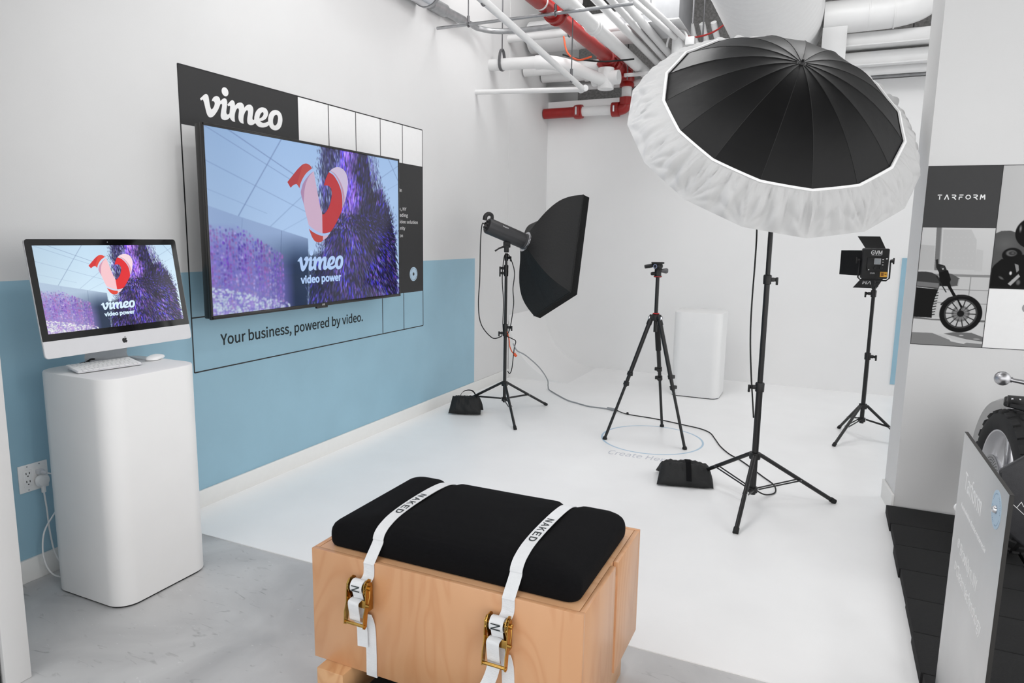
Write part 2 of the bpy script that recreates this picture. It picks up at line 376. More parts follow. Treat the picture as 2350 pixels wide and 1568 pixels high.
# ------------------------------------------------------------------ printed / displayed pictures (drawn on a fine coloured mesh)
class Pic:
    def __init__(s, nx, ny, col, ss=1):
        nx, ny = nx*ss, ny*ss; s.ss = ss
        s.nx, s.ny = nx, ny; s.a = np.ones((ny, nx, 3))*np.array(col, float)
        s.u, s.v = np.meshgrid((np.arange(nx)+0.5)/nx, (np.arange(ny)+0.5)/ny); s.asp = nx/ny
    def mix(s, mask, col): s.a = s.a*(1-mask[..., None]) + np.array(col, float)*mask[..., None]
    def poly(s, pts, col, alpha=1.0, grad=None):
        ins = np.zeros(s.u.shape, bool); n = len(pts)
        for i in range(n):
            x0, y0 = pts[i]; x1, y1 = pts[(i+1) % n]
            if y0 == y1: continue
            c = ((y0 > s.v) != (y1 > s.v)) & (s.u < (x1-x0)*(s.v-y0)/(y1-y0)+x0); ins ^= c
        m = ins*alpha
        s.mix(m, col); return ins
    def line(s, p, q, w, col, alpha=1.0):
        px, py = p[0]*s.asp, p[1]; dx, dy = (q[0]-p[0])*s.asp, q[1]-p[1]; L = dx*dx+dy*dy
        t = np.clip(((s.u*s.asp-px)*dx + (s.v-py)*dy)/L, 0, 1)
        d = np.hypot(s.u*s.asp-px-t*dx, s.v-py-t*dy); s.mix(np.clip((w-d)*s.ny+0.5, 0, 1)*alpha, col)
    def spot(s, c, rx, ry, col, alpha=1.0, soft=0.3, rot=0.0):
        cx, cy = c; w = max(rx, ry)*1.4/1.0
        i0, i1 = max(0, int((cx-w/s.asp*1.0)*s.nx)-1), min(s.nx, int((cx+w/s.asp)*s.nx)+2)
        j0, j1 = max(0, int((cy-w)*s.ny)-1), min(s.ny, int((cy+w)*s.ny)+2)
        if i1 <= i0 or j1 <= j0: return
        U = (s.u[j0:j1, i0:i1]-cx)*s.asp; W = s.v[j0:j1, i0:i1]-cy
        a, b = U*math.cos(rot)+W*math.sin(rot), -U*math.sin(rot)+W*math.cos(rot)
        d = np.sqrt((a/rx)**2+(b/ry)**2); m = np.clip((1-d)/soft, 0, 1)*alpha
        sub = s.a[j0:j1, i0:i1]; s.a[j0:j1, i0:i1] = sub*(1-m[..., None]) + np.array(col, float)*m[..., None]
    def mesh(s, name, fr, x0, x1, y0, y1, m, parent, base=0.0):
        """picture grid from (x0,y1) top-left to (x1,y0) bottom-right on a Frame"""
        nx, ny = s.nx//s.ss, s.ny//s.ss
        img = s.a.reshape(ny, s.ss, nx, s.ss, 3).mean((1, 3))
        vs = [fr.p(x0+(x1-x0)*i/(nx), y1+(y0-y1)*j/(ny), base) for j in range(ny+1) for i in range(nx+1)]
        org = ORG[parent.name]; co = np.array([v-org for v in vs], np.float32)
        me = bpy.data.meshes.new(name); nf = nx*ny
        me.vertices.add(len(co)); me.vertices.foreach_set('co', co.ravel())
        j, i = np.mgrid[0:ny, 0:nx]; a = (j*(nx+1)+i).ravel()
        idx = np.stack([a, a+nx+1, a+nx+2, a+1], 1).astype(np.int32)
        me.loops.add(nf*4); me.loops.foreach_set('vertex_index', idx.ravel())
        me.polygons.add(nf); me.polygons.foreach_set('loop_start', (np.arange(nf)*4).astype(np.int32))
        me.update(calc_edges=True)
        P = np.pad(img, ((0, 1), (0, 1), (0, 0)), mode='edge')/255.0
        P = np.clip(P, 0, 1); P = np.where(P <= 0.04045, P/12.92, ((P+0.055)/1.055)**2.4)
        at = me.color_attributes.new('Col', 'FLOAT_COLOR', 'POINT')
        at.data.foreach_set('color', np.concatenate([P.reshape(-1, 3), np.ones((len(co), 1))], 1).astype(np.float32).ravel())
        me.materials.append(m); o = bpy.data.objects.new(name, me); COL.objects.link(o); o.parent = parent; ORG[o.name] = org
        return o

# ================================================================== THE ROOM
bm = bmesh.new()
ys, zs = [-3.2, 5.685, 8.4], [0, 1.265, 4.2]
for i in range(2):
    for j in range(2):
        f = bm.faces.new([bm.verts.new((0, y, z)) for y, z in ((ys[i], zs[j]), (ys[i+1], zs[j]), (ys[i+1], zs[j+1]), (ys[i], zs[j+1]))])
        f.material_index = 1 if (i, j) == (0, 0) else 0
mb = MB(); mb.bm.free(); mb.bm = bm
# thickness behind the painted face
mb.add([(-0.15, -3.2, 0), (-0.15, 8.4, 0), (-0.15, 8.4, 4.2), (-0.15, -3.2, 4.2), (0, -3.2, 0), (0, 8.4, 0), (0, 8.4, 4.2), (0, -3.2, 4.2)],
       [(3, 2, 1, 0), (0, 1, 5, 4), (2, 3, 7, 6), (0, 4, 7, 3), (1, 2, 6, 5)])
mb.keep = True
struct('wall_left', mb, [WALL, BLUE])
struct('wall_left.001', MB().b(0.0, 0.003, 6.385, 7.42, 0.6, 4.19), WALL)          # studio lining panel, its edge is the vertical seam
struct('floor', MB().b(-0.2, 7.0, -3.2, 8.4, -0.1, 0.0), CONCF)
struct('floor.001', MB().b(0.014, 5.0, 2.29, 7.5, 0.0, 0.004), STUDIO)
struct('ceiling', MB().b(-0.2, 7.0, -3.2, 9.0, 4.2, 4.3), CONC)
struct('wall_back', MB().b(0.0, 5.0, 7.42, 7.55, 0.0, 2.95), CYC)
struct('wall_back.001', MB().b(-0.15, 7.0, 8.4, 8.5, 0.0, 4.2), CONC)
def cove(u, v):
    a = v*PI/2; rr = 0.66
    return V(0.0042+rr-rr*math.cos(a), 6.45+0.97*u, 0.004+rr-rr*math.sin(a))
mb = MB().grid(cove, 4, 24)
pr_ = [(0.0042, 0.664)] + [(cove(0, k/23).x, cove(0, k/23).z) for k in range(24)] + [(0.0042, 0.004)]
mb.add([V(x, 6.45, z) for x, z in pr_[1:]], [tuple(range(len(pr_)-1))])
struct('wall_left.002', mb, CYC)
struct('wall_back.002', MB().b(3.60, 4.3, 7.412, 7.42, 0.12, 1.325), BLUE)
struct('baseboard_left', MB().b(0.0, 0.014, 1.25, 6.44, 0.0, 0.1, 0.003), TRIM)
struct('wall_front', MB().b(0.0, 0.669, 1.172, 1.251, 0.0, 4.2, 0.003), WALL)
struct('door_1', MB().b(0.0, 0.655, 1.10, 1.168, 0.0, 2.4, 0.004), BLKP)
PT = R(6.2); PEX = V(math.cos(PT), math.sin(PT), 0); PN = V(-math.sin(PT), math.cos(PT), 0)
PF = Frame((3.425, 4.14, 0), PEX, (0, 0, 1))
PROT = Matrix.Rotation(PT, 3, 'Z')
def pbox(mb, s0, s1, d0, d1, z0, z1, bev=0.0):
    c = V(3.425, 4.14, 0) + PEX*((s0+s1)/2) + PN*((d0+d1)/2); return mb.box((c.x, c.y, (z0+z1)/2), (s1-s0, d1-d0, z1-z0), PROT, bev)
struct('wall_right', pbox(MB(), -0.03, 3.2, 0.0, 0.26, 0, 4.2), WALL)
mb = pbox(MB(), -0.044, -0.03, -0.012, 0.26, 0, 0.11, 0.003)
struct('baseboard_right', mb, TRIM)

# ================================================================== WALL GRAPHIC
WF = Frame((0, 0, 0), (0, 1, 0), (0, 0, 1))
WORD = {'outer': [(0.0, 0.1416), (0.024, 0.1627), (0.0481, 0.1832), (0.0646, 0.192), (0.0784, 0.1917), (0.0915, 0.1804), (0.0969, 0.1561), (0.1, 0.1313), (0.1052, 0.1032), (0.1109, 0.0824), (0.1208, 0.0702), (0.1342, 0.0808), (0.1496, 0.1017), (0.1579, 0.1213), (0.1588, 0.1343), (0.1523, 0.1441), (0.1406, 0.1457), (0.1277, 0.1423), (0.1335, 0.159), (0.1473, 0.1778), (0.1646, 0.19), (0.1839, 0.1961), (0.2029, 0.1951), (0.2167, 0.1848), (0.2225, 0.1711), (0.2238, 0.1603), (0.2401, 0.1742), (0.2553, 0.1862), (0.2728, 0.1937), (0.2897, 0.1905), (0.2997, 0.1774), (0.3016, 0.1591), (0.297, 0.1322), (0.2902, 0.1012), (0.2856, 0.0744), (0.2892, 0.06), (0.3013, 0.0556), (0.314, 0.0621), (0.323, 0.071), (0.3285, 0.0963), (0.3341, 0.1235), (0.3339, 0.1366), (0.326, 0.1379), (0.3132, 0.1305), (0.3026, 0.1436), (0.3225, 0.1627), (0.3436, 0.1832), (0.3617, 0.1939), (0.379, 0.1895), (0.3897, 0.1744), (0.3927, 0.1485), (0.4078, 0.1643), (0.4264, 0.1777), (0.4526, 0.188), (0.4783, 0.1879), (0.4958, 0.1756), (0.5027, 0.1595), (0.5046, 0.1475), (0.5214, 0.1665), (0.5432, 0.181), (0.5647, 0.1885), (0.5887, 0.1888), (0.6067, 0.1771), (0.6148, 0.159), (0.6133, 0.1314), (0.6048, 0.0949), (0.5997, 0.0707), (0.6028, 0.0586), (0.6134, 0.056), (0.623, 0.0625), (0.6264, 0.0866), (0.6386, 0.1198), (0.6593, 0.1507), (0.685, 0.1726), (0.7105, 0.1859), (0.7357, 0.1921), (0.7664, 0.1921), (0.7911, 0.1823), (0.8053, 0.1626), (0.8079, 0.147), (0.8011, 0.1259), (0.7811, 0.0988), (0.7547, 0.0787), (0.7262, 0.0664), (0.6982, 0.0614), (0.7061, 0.0534), (0.7252, 0.0484), (0.7476, 0.0497), (0.7761, 0.058), (0.8051, 0.0711), (0.8047, 0.0864), (0.8102, 0.1153), (0.8249, 0.1457), (0.8472, 0.1695), (0.8739, 0.1859), (0.9092, 0.1958), (0.9442, 0.1954), (0.9731, 0.1838), (0.9926, 0.1603), (1.0, 0.1285), (0.9971, 0.0952), (0.9847, 0.0604), (0.9624, 0.0304), (0.9349, 0.0121), (0.9021, 0.0014), (0.8702, 0.001), (0.8418, 0.0091), (0.8225, 0.0246), (0.8136, 0.0394), (0.7912, 0.0241), (0.7567, 0.0103), (0.7228, 0.003), (0.6895, 0.0022), (0.6624, 0.0094), (0.6441, 0.0225), (0.6347, 0.0309), (0.6139, 0.0161), (0.5918, 0.0062), (0.5702, 0.0026), (0.5492, 0.0065), (0.5366, 0.0183), (0.5334, 0.0372), (0.5379, 0.0688), (0.5468, 0.1051), (0.5484, 0.1247), (0.543, 0.1316), (0.5351, 0.1322), (0.5231, 0.1244), (0.5073, 0.1045), (0.4943, 0.0774), (0.4875, 0.0494), (0.4862, 0.0261), (0.489, 0.0035), (0.4652, 0.0045), (0.4425, 0.0138), (0.4306, 0.0311), (0.428, 0.0555), (0.4329, 0.0868), (0.438, 0.1143), (0.4353, 0.1291), (0.4253, 0.132), (0.4131, 0.1246), (0.3993, 0.1061), (0.3875, 0.0776), (0.3823, 0.0484), (0.3819, 0.0256), (0.3847, 0.0044), (0.363, 0.0045), (0.3434, 0.0121), (0.3316, 0.0235), (0.3247, 0.0337), (0.3064, 0.0185), (0.286, 0.0071), (0.2611, 0.0015), (0.2393, 0.0037), (0.2254, 0.0146), (0.2201, 0.0304), (0.223, 0.0531), (0.2307, 0.0839), (0.2386, 0.1112), (0.2422, 0.1303), (0.2379, 0.138), (0.2307, 0.1394), (0.2205, 0.1302), (0.2069, 0.104), (0.1882, 0.0733), (0.1649, 0.0438), (0.1396, 0.0177), (0.12, 0.0052), (0.101, 0.0), (0.0849, 0.0037), (0.0718, 0.0161), (0.0617, 0.038), (0.0535, 0.0692), (0.0452, 0.1038), (0.0376, 0.1276), (0.0306, 0.1389), (0.0246, 0.1378), (0.0104, 0.1282)], 'e': [(0.6894, 0.0814), (0.6938, 0.1011), (0.7043, 0.1225), (0.719, 0.1387), (0.735, 0.1472), (0.7459, 0.143), (0.7475, 0.1314), (0.74, 0.1163), (0.7224, 0.0996), (0.7052, 0.0878)], 'o': [(0.8687, 0.084), (0.8726, 0.1048), (0.8824, 0.1266), (0.8978, 0.1432), (0.9187, 0.1534), (0.9347, 0.147), (0.9408, 0.1276), (0.9385, 0.1068), (0.9314, 0.0812), (0.9167, 0.0586), (0.8957, 0.0461), (0.8784, 0.0489), (0.8705, 0.064)], 'dot': [(0.2827, 0.2514)]}
DOT_R = 0.0385
def wordmark(name, fr, x, y, w, m, parent, th, base, sy=1.0, dy=1.0, label=None):
    f = lambda l: smooth_loop([(x+a*w, y+b*w*sy) for a, b in l], 4)
    o = obj(name, MB().poly([f(WORD['outer']), f(WORD['e']), f(WORD['o'])], fr, th, base), m, parent, label)
    d = obj('letter_dot', MB().ring((x+0.2827*w, y+0.2514*w*sy*dy), DOT_R*w, 0, fr, th, base), m, parent)
    return o, d
C0, C1, CZ, CB, CS = 2.53, 4.78, 2.283, 0.74, 0.2816
g = thing('wall_graphic', 'black line grid with charcoal header and side block on the left wall', 'wall graphic', (0, 3.6, 0.74))
obj('header_panel', MB().rect(C0, 3.373, 1.998, CZ, WF, 0.0006), BLACKV, g, 'charcoal header block with white lettering')
obj('blank_panel', MB().rect(3.373, C1, 1.998, CZ, WF, 0.0004), WHITEV, g)
obj('side_panel', MB().rect(3.936, C1, 1.024, 2.003, WF, 0.0006), BLACKV, g, 'charcoal block with white small print')
mb = MB(); w_ = 0.0035
def hl(y0, y1, z): mb.rect(y0, y1, z-w_, z+w_, WF, 0.0009)
def vl(y, z0, z1): mb.rect(y-w_, y+w_, z0, z1, WF, 0.0009)
hl(C0, C1, CZ); hl(C0, C1, CB); vl(C0, CB, CZ); vl(C1, CB, CZ); hl(C0, 4.0, 1.028)
for y in (3.373, 3.655, 3.936, 4.217, 4.499): vl(y, 1.998, CZ)
for y in (4.217, 4.499): vl(y, CB, 1.028)
hl(3.373, C1, 1.998)
obj('grid_lines', mb, LINEV, g)
wordmark('logo_lettering', WF, 2.655, 2.057, 0.585, WHITEV, g, 0.0006, 0.0007)
text('slogan_lettering', 'Your business, powered by video.', WF, 2.712, 0.862, 1.262, 0.058, INK, g, 0.0006, 0.0002, bold=0.012, words=True)
for body, y1, z, w in (('New York, NY', 4.545, 1.652, 0.26), ("World's leading", 4.565, 1.606, 0.31), ('all-in-one video solution', 4.705, 1.556, 0.47),
                       ('for every community', 4.525, 1.508, 0.36), ('and organization', 4.492, 1.452, 0.30), ('Founded in', 4.484, 1.79, 0.2)):
    text('panel_lettering', body, WF, y1-w, z, w, 0.024, WHITEV, g, 0.0006, 0.0007)
em = obj('round_emblem', MB().ring((4.64, 1.165), 0.055, 0.013, WF, 0.0008, 0.0007), PALEBLUE, g)
mb = MB()
for k in range(40):
    a = 2*PI*k/40
    if k % 10 < 8: mb.ring((4.64+0.045*math.cos(a), 1.165+0.045*math.sin(a)), 0.0022, 0, WF, 0.0004, 0.0015, 6)
obj('emblem_lettering', mb, INK, em)

# ================================================================== SCREEN PICTURE (shown on both screens)
LOGO = {'darkred': [(0.3372, 0.2444), (0.3519, 0.2764), (0.3654, 0.2592), (0.3775, 0.2519), (0.3825, 0.2513), (0.4172, 0.1249), (0.4033, 0.1408), (0.3848, 0.1665), (0.362, 0.2039)], 'orange': [(0.3825, 0.2513), (0.3877, 0.2585), (0.3951, 0.2743), (0.4015, 0.2443), (0.4159, 0.2066), (0.4349, 0.1735), (0.463, 0.1432), (0.4543, 0.1288), (0.4427, 0.1204), (0.4311, 0.1189), (0.4172, 0.1249)], 'stripe1': [(0.3951, 0.2743), (0.4015, 0.2443), (0.4159, 0.2066), (0.4349, 0.1735), (0.463, 0.1432), (0.4703, 0.1591), (0.4487, 0.1829), (0.4272, 0.2163), (0.4129, 0.2458), (0.4056, 0.2744), (0.4011, 0.2998)], 'mauve': [(0.401, 0.3009), (0.4056, 0.2744), (0.4129, 0.2458), (0.4272, 0.2163), (0.4487, 0.1829), (0.4703, 0.1591), (0.4462, 0.1944), (0.4307, 0.2327), (0.4217, 0.2728), (0.4173, 0.3123), (0.4154, 0.374)], 'pink': [(0.4154, 0.374), (0.4173, 0.3123), (0.4217, 0.2728), (0.4307, 0.2327), (0.4462, 0.1944), (0.4703, 0.1591), (0.4832, 0.2552), (0.4918, 0.3231), (0.5007, 0.38), (0.5099, 0.4259), (0.509, 0.5482), (0.4837, 0.539), (0.4552, 0.5168), (0.4366, 0.4972)], 'red': [(0.5526, 0.1519), (0.5788, 0.1689), (0.6041, 0.213), (0.6193, 0.259), (0.6265, 0.3123), (0.6257, 0.3797), (0.6065, 0.4335), (0.5796, 0.4942), (0.5544, 0.5362), (0.533, 0.5458), (0.509, 0.5482), (0.5098, 0.427), (0.5223, 0.4224), (0.5454, 0.3832), (0.5613, 0.3293), (0.5671, 0.2818), (0.5624, 0.2529), (0.5474, 0.2398), (0.5234, 0.2406), (0.5329, 0.2037), (0.5433, 0.1735)], 'stripe2': [(0.5588, 0.1423), (0.584, 0.1623), (0.6068, 0.2038), (0.622, 0.2528), (0.6297, 0.312), (0.6313, 0.3583), (0.6257, 0.3797), (0.6265, 0.3123), (0.6193, 0.259), (0.6041, 0.213), (0.5788, 0.1689), (0.5526, 0.1519)], 'mauve2': [(0.5614, 0.1402), (0.5892, 0.1587), (0.6147, 0.1999), (0.6326, 0.2517), (0.64, 0.3052), (0.634, 0.3539), (0.6313, 0.3583), (0.6297, 0.312), (0.622, 0.2528), (0.6068, 0.2038), (0.584, 0.1623), (0.5588, 0.1423)], 'lobe': [(0.5614, 0.1402), (0.5717, 0.1289), (0.5898, 0.1163), (0.6106, 0.1115), (0.6368, 0.1225), (0.6536, 0.1502), (0.6607, 0.1945), (0.6567, 0.2554), (0.6463, 0.3107), (0.634, 0.3539), (0.64, 0.3052), (0.6326, 0.2517), (0.6147, 0.1999), (0.5892, 0.1587)], 'stripe3': [(0.4366, 0.4972), (0.4552, 0.5168), (0.4837, 0.539), (0.509, 0.5482), (0.533, 0.5458), (0.5544, 0.5362), (0.5429, 0.5569), (0.5108, 0.5645), (0.4834, 0.5569), (0.4549, 0.538), (0.4372, 0.5199)], 'orange2': [(0.4371, 0.5211), (0.4548, 0.5386), (0.4834, 0.5569), (0.5108, 0.5657), (0.5103, 0.5938), (0.4973, 0.6053), (0.4827, 0.6062), (0.4659, 0.5973), (0.4519, 0.5713)], 'pink2': [(0.5108, 0.5651), (0.5429, 0.5569), (0.5326, 0.5746), (0.5103, 0.5938)]}
def screen_picture():
    P = Pic(460, 258, (186, 208, 226), 2); rnd = random.Random(3); npr = np.random.RandomState(3)
    P.a = np.array([176, 201, 222.])*(1-P.v[..., None]) + np.array([204, 222, 234.])*P.v[..., None]
    P.a *= (0.93 + 0.07*np.clip(P.u*3, 0, 1))[..., None]
    for p, q, w, al in (((0.0, 0.0), (0.404, 0.262), .0024, .55), ((0.09, 0.0), (0.44, 0.245), .003, .7), ((0.317, 0), (0.117, 0.463), .0032, .8),
                    ((0, 0.178), (0.43, 0.42), .0025, .45), ((0, 0.325), (0.24, 0.44), .0022, .3), ((0.42, 0.31), (0.24, 0.53), .0025, .5), ((0.30, 0.545), (0.46, 0.43), .002, .35),
                    ((0.931, 0.0), (1.003, 0.153), .003, .8), ((1.0, 0.04), (0.855, 0.165), .0025, .6), ((1, 0.171), (0.87, 0.26), .002, .4)):
        P.line(p, q, w, (120, 138, 168), al)
    # grey-blue wall with a dark lower right end
    wall = [(0, 0.412), (0.10, 0.455), (0.433, 0.585), (0.43, 0.80), (0.42, 1.0), (0, 1.0)]
    ins = P.poly(wall, (0, 0, 0), 0.0)
    dk = np.clip((P.u-0.16)/0.2, 0, 1)*np.clip((P.v-0.55)/0.2, 0, 1)
    c = np.array([160, 178, 200.]) + (np.array([26, 44, 72.]) - np.array([160, 178, 200.]))*dk[..., None]
    P.a = np.where(ins[..., None], c, P.a)
    fl_ = (P.v > 0.80) & (P.u < 0.46) & (P.u > 0.25) & (P.v > 0.62)
    P.a = np.where(fl_[..., None], P.a*0.6 + np.array([30, 44, 66])*0.4, P.a)
    P.line((0.133, 0.475), (0.118, 0.7), .0018, (120, 138, 168), .6); P.line((0.303, 0.54), (0.288, 0.82), .0018, (60, 78, 110), .6)
    g_ = np.clip((P.v-.50-.75*np.clip(P.u-.10, 0, 1))/.16, 0, 1)*np.clip((.36-P.u)/.06, 0, 1)*.75
    P.a = P.a*(1-g_[..., None]) + np.array([126, 104, 180.])*g_[..., None]
    d_ = np.clip((P.u-.425)/.012, 0, 1)*np.clip((P.v-.66)/.05, 0, 1)*np.clip((.62-P.u)/.05, 0, 1)*.9
    P.a = P.a*(1-d_[..., None]) + np.array([22, 30, 52.])*d_[..., None]
    cols = [(150, 80, 190), (176, 130, 214), (190, 110, 180), (120, 110, 200), (200, 180, 226), (110, 70, 190)]
    for k in range(1900):                                                   # lavender columns, lower left
        col_ = rnd.randint(0, 25); u = 0.008 + col_*0.0118 + rnd.uniform(-.003, .003); v = rnd.uniform(0.5+0.15*abs(rnd.gauss(0, .35)), 1.0)
        if v < 0.52 + 0.9*max(0, u-0.12): continue
        c = np.array(cols[(col_*7 + rnd.randint(0, 2)) % 6], float)*rnd.uniform(.7, 1.05); w = max(0, (v-0.74)*2.3-abs(u-.12)*1.2)
        c = c*(1-min(.75, w)) + np.array([222, 226, 220])*min(.75, w); P.spot((u, v), rnd.uniform(.007, .013), rnd.uniform(.008, .014), c, rnd.uniform(.25, .7), .7)
    for k in range(700):
        u = rnd.uniform(0, .34); v = 0.84 + u*0.42 + rnd.uniform(0, .2)
        P.spot((u, v), rnd.uniform(.008, .016), rnd.uniform(.006, .012), (rnd.choice([(216, 222, 214), (196, 204, 206), (170, 140, 205), (228, 232, 226)])), .7, .6)
    # fur of coloured strands on the right
    fur = [(0.518, -.03), (0.505, 0.15), (0.497, 0.335), (0.499, 0.42), (0.505, 0.505), (0.51, 0.607), (0.508, 0.66), (0.47, 0.734), (0.44, 0.863), (0.425, 1.03), (1.0, 1.03), (0.99, 0.746), (0.985, 0.597),
           (0.955, 0.426), (0.92, 0.314), (0.875, 0.2), (0.835, 0.08), (0.80, -.03)]
    P.poly([(x+0.012 if x < 0.6 else x-0.012, y) for x, y in fur], (34, 28, 62))
    ins = P.poly(fur, (0, 0, 0), 0.0)
    pal = [(76, 54, 172), (60, 44, 206), (132, 108, 190), (12, 10, 22), (14, 12, 24), (100, 108, 136), (128, 80, 156), (26, 22, 48), (74, 66, 120), (40, 34, 84)]
    for k in range(8000):
        u, v = rnd.uniform(.42, 1.0), rnd.uniform(-.02, 1.0)
        if not ins[min(P.ny-1, max(0, int(v*P.ny))), min(P.nx-1, int(u*P.nx))]: continue
        dark = max(0, 1-((u-.86)/.15)**2-((v-.45)/.30)**2) + max(0, 1-((u-.76)/.07)**2-((v-.10)/.16)**2)*.8 + max(0, (u-.86)*3)*max(0, v-.55)*2 + max(0, 1-((u-.49)/.09)**2-((v-.88)/.16)**2)*.9
        if rnd.random() < dark: c = rnd.choice([(10, 9, 18), (16, 12, 34), (26, 20, 60), (60, 50, 130)])
        elif v < .4 and u < .62: c = rnd.choice([(88, 84, 150), (60, 66, 120), (170, 178, 204), (110, 96, 180), (30, 30, 60)])
        elif v < .42 and u < .73: c = rnd.choice([(148, 88, 190), (120, 78, 180), (170, 140, 214), (84, 62, 190)])
        else: c = rnd.choice(pal)
        c = np.array(c, float)*(.72+.5*(math.sin(u*31+math.sin(v*17)*1.3)*.5+.5)); 
        if v < .42: a = PI/2 + (u-.62)*1.5 + rnd.uniform(-.12, .12)
        else: a = math.atan2(v-.34, (u-.66)*P.asp*.9) + rnd.uniform(-.2, .2)
        ln = rnd.uniform(.014, .036) if (v < .4 or v > .55) else rnd.uniform(.008, .017)
        P.spot((u, v), ln, rnd.uniform(.003, .006), np.array(c)*rnd.uniform(.75, 1.3), .85, .5, a)
    for k in range(900):                                                    # loose tips beyond the outline
        e = rnd.randint(0, len(fur)-1); p, q = fur[e], fur[(e+1) % len(fur)]; t = rnd.random(); u = p[0]+(q[0]-p[0])*t; v = p[1]+(q[1]-p[1])*t
        if u > .98 or v > .99: continue
        s = -1 if u < .6 else 1; d = abs(rnd.gauss(0, .014))
        P.spot((u+s*d, v+rnd.uniform(-.01, .01)), rnd.uniform(.006, .014), .0025, rnd.choice([(40, 36, 80), (90, 88, 150), (20, 18, 30), (130, 136, 170)]), .8, .5, PI/2 + s*.5*rnd.random())
    for k in range(340):
        u, v = rnd.uniform(.79, .86), rnd.uniform(-.02, .24)
        P.spot((u + v*.12, v), rnd.uniform(.012, .03), .003, rnd.choice([(190, 208, 226), (120, 134, 170), (60, 60, 110), (204, 218, 232)]), .7, .5, PI/2 - .3)
    return P
PICT = screen_picture()
LOGOC = dict(darkred=(194, 44, 48), orange=(206, 66, 56), stripe1=(186, 203, 226), mauve=(190, 140, 164), pink=(226, 182, 190), red=(206, 34, 40), stripe2=(186, 203, 226),
             mauve2=(206, 150, 162), lobe=(226, 200, 208), stripe3=(186, 203, 226), orange2=(206, 62, 46), pink2=(226, 186, 190))
def screen_art(fr, x0, x1, y0, y1, parent, emit, tint, tag_):
    """the displayed picture with its logo, wordmark and caption"""
    pm = colour_attr_mat('screen_picture_'+tag_, emit, tint, 0.12)
    pic = PICT.mesh('screen_picture', fr, x0, x1, y0, y1, pm, parent)
    P = lambda u, v: (x0+(x1-x0)*u, y1+(y0-y1)*v)
    def em(name, c):
        m = bpy.data.materials.new(name+'_'+tag_); m.use_nodes = True; p = m.node_tree.nodes['Principled BSDF']; c = lin(c)
        p.inputs['Base Color'].default_value = (0.01, 0.01, 0.01, 1); p.inputs['Roughness'].default_value = 0.15
        n = m.node_tree.nodes.new('ShaderNodeTexNoise'); n.inputs['Scale'].default_value = 400
        r = m.node_tree.nodes.new('ShaderNodeValToRGB'); cc = [a*b for a, b in zip(c, tint)]
        r.color_ramp.elements[0].color = tuple(a*.98 for a in cc) + (1,); r.color_ramp.elements[1].color = tuple(cc) + (1,)
        m.node_tree.links.new(n.outputs['Fac'], r.inputs['Fac']); m.node_tree.links.new(r.outputs['Color'], p.inputs['Emission Color'])
        p.inputs['Emission Strength'].default_value = emit; return m
    names = dict(darkred='logo_fold', orange='logo_flag', stripe1='logo_stripe', mauve='logo_band', pink='logo_stem', red='logo_bowl', stripe2='logo_stripe', mauve2='logo_band', lobe='logo_lobe',
                 stripe3='logo_stripe', orange2='logo_tip', pink2='logo_notch')
    for i, (k, l) in enumerate(LOGO.items()):
        obj(names[k], MB().poly([smooth_loop([P(u, v) for u, v in reversed(l)], 4, 40)], fr, 0.0004, 0.0003+0.00004*i), em(k, LOGOC[k]), pic)
    wm = em('caption', (200, 220, 240)); W = (x1-x0)*0.25
    xa, yb = P(0.374, 0.787); f = lambda l: smooth_loop([(xa+a*W, yb+(b-(0.066-0.092*a))*W*1.12) for a, b in l], 4)
    f2 = lambda l: smooth_loop([(xa+a*W, yb+b*W*1.05) for a, b in l], 4)
    obj('logo_lettering', MB().poly([f2(WORD['outer']), f2(WORD['e']), f2(WORD['o'])], fr, 0.0005, 0.0006), wm, pic)
    xd, yd = P(0.446, 0.674); obj('letter_dot', MB().ring((xd, yd), 0.0385*W, 0, fr, 0.0005, 0.0006, 32), wm, pic)
    xt, yt = P(0.389, 0.862); text('caption_lettering', 'video power', fr, xt, yt, (x1-x0)*0.219, (y1-y0)*0.037*1.18, wm, pic, 0.0005, 0.0006, bold=0.035, words=True)
    return pic

# ------------------------------------------------------------------ television
tv = thing('television', 'large wall-mounted black-framed television showing a red and pink logo', 'television', (0.0, 3.31, 1.03))
TX, TY0, TY1, TZ0, TZ1 = 0.2, 2.475, 4.152, 1.036, 1.99
TF = Frame((TX, 0, 0), (0, 1, 0), (0, 0, 1))
obj('housing', MB().b(0.150, 0.192, TY0+.004, TY1-.004, TZ0+.004, TZ1-.004, 0.006), BTV, tv)
obj('wall_bracket', MB().b(0.0, 0.02, 2.95, 3.67, 1.3, 1.75, 0.003).b(0.02, 0.15, 3.0, 3.08, 1.32, 1.73, 0.004).b(0.02, 0.15, 3.54, 3.62, 1.32, 1.73, 0.004), BLK, tv)
mb = MB(); bw = 0.014
mb.b(0.188, TX+.004, TY0, TY0+bw, TZ0, TZ1, 0.003).b(0.188, TX+.004, TY1-bw, TY1, TZ0, TZ1, 0.003)
mb.b(0.188, TX+.004, TY0+.003, TY1-.003, TZ1-bw, TZ1, 0.003).b(0.188, TX+.004, TY0+.003, TY1-.003, TZ0, TZ0+0.02, 0.003)
obj('bezel', mb, BTV, tv)
obj('screen', MB().b(0.19, 0.1995, TY0+bw-.002, TY1-bw+.002, TZ0+.018, TZ1-bw+.002), GLASS, tv)
obj('receiver_bump', MB().b(0.186, 0.202, 3.26, 3.36, TZ0-.012, TZ0+.002, 0.003), BTV, tv)
text('maker_lettering', 'LG', Frame((TX+.0045, 0, 0), (0, 1, 0), (0, 0, 1)), 3.305, TZ0+.005, 0.022, 0.010, WPL, tv)
ARTS_TV = screen_art(TF, TY0+bw, TY1-bw, TZ0+.02, TZ1-bw, tv, 0.72, (0.80, 0.90, 1.12), 'television')

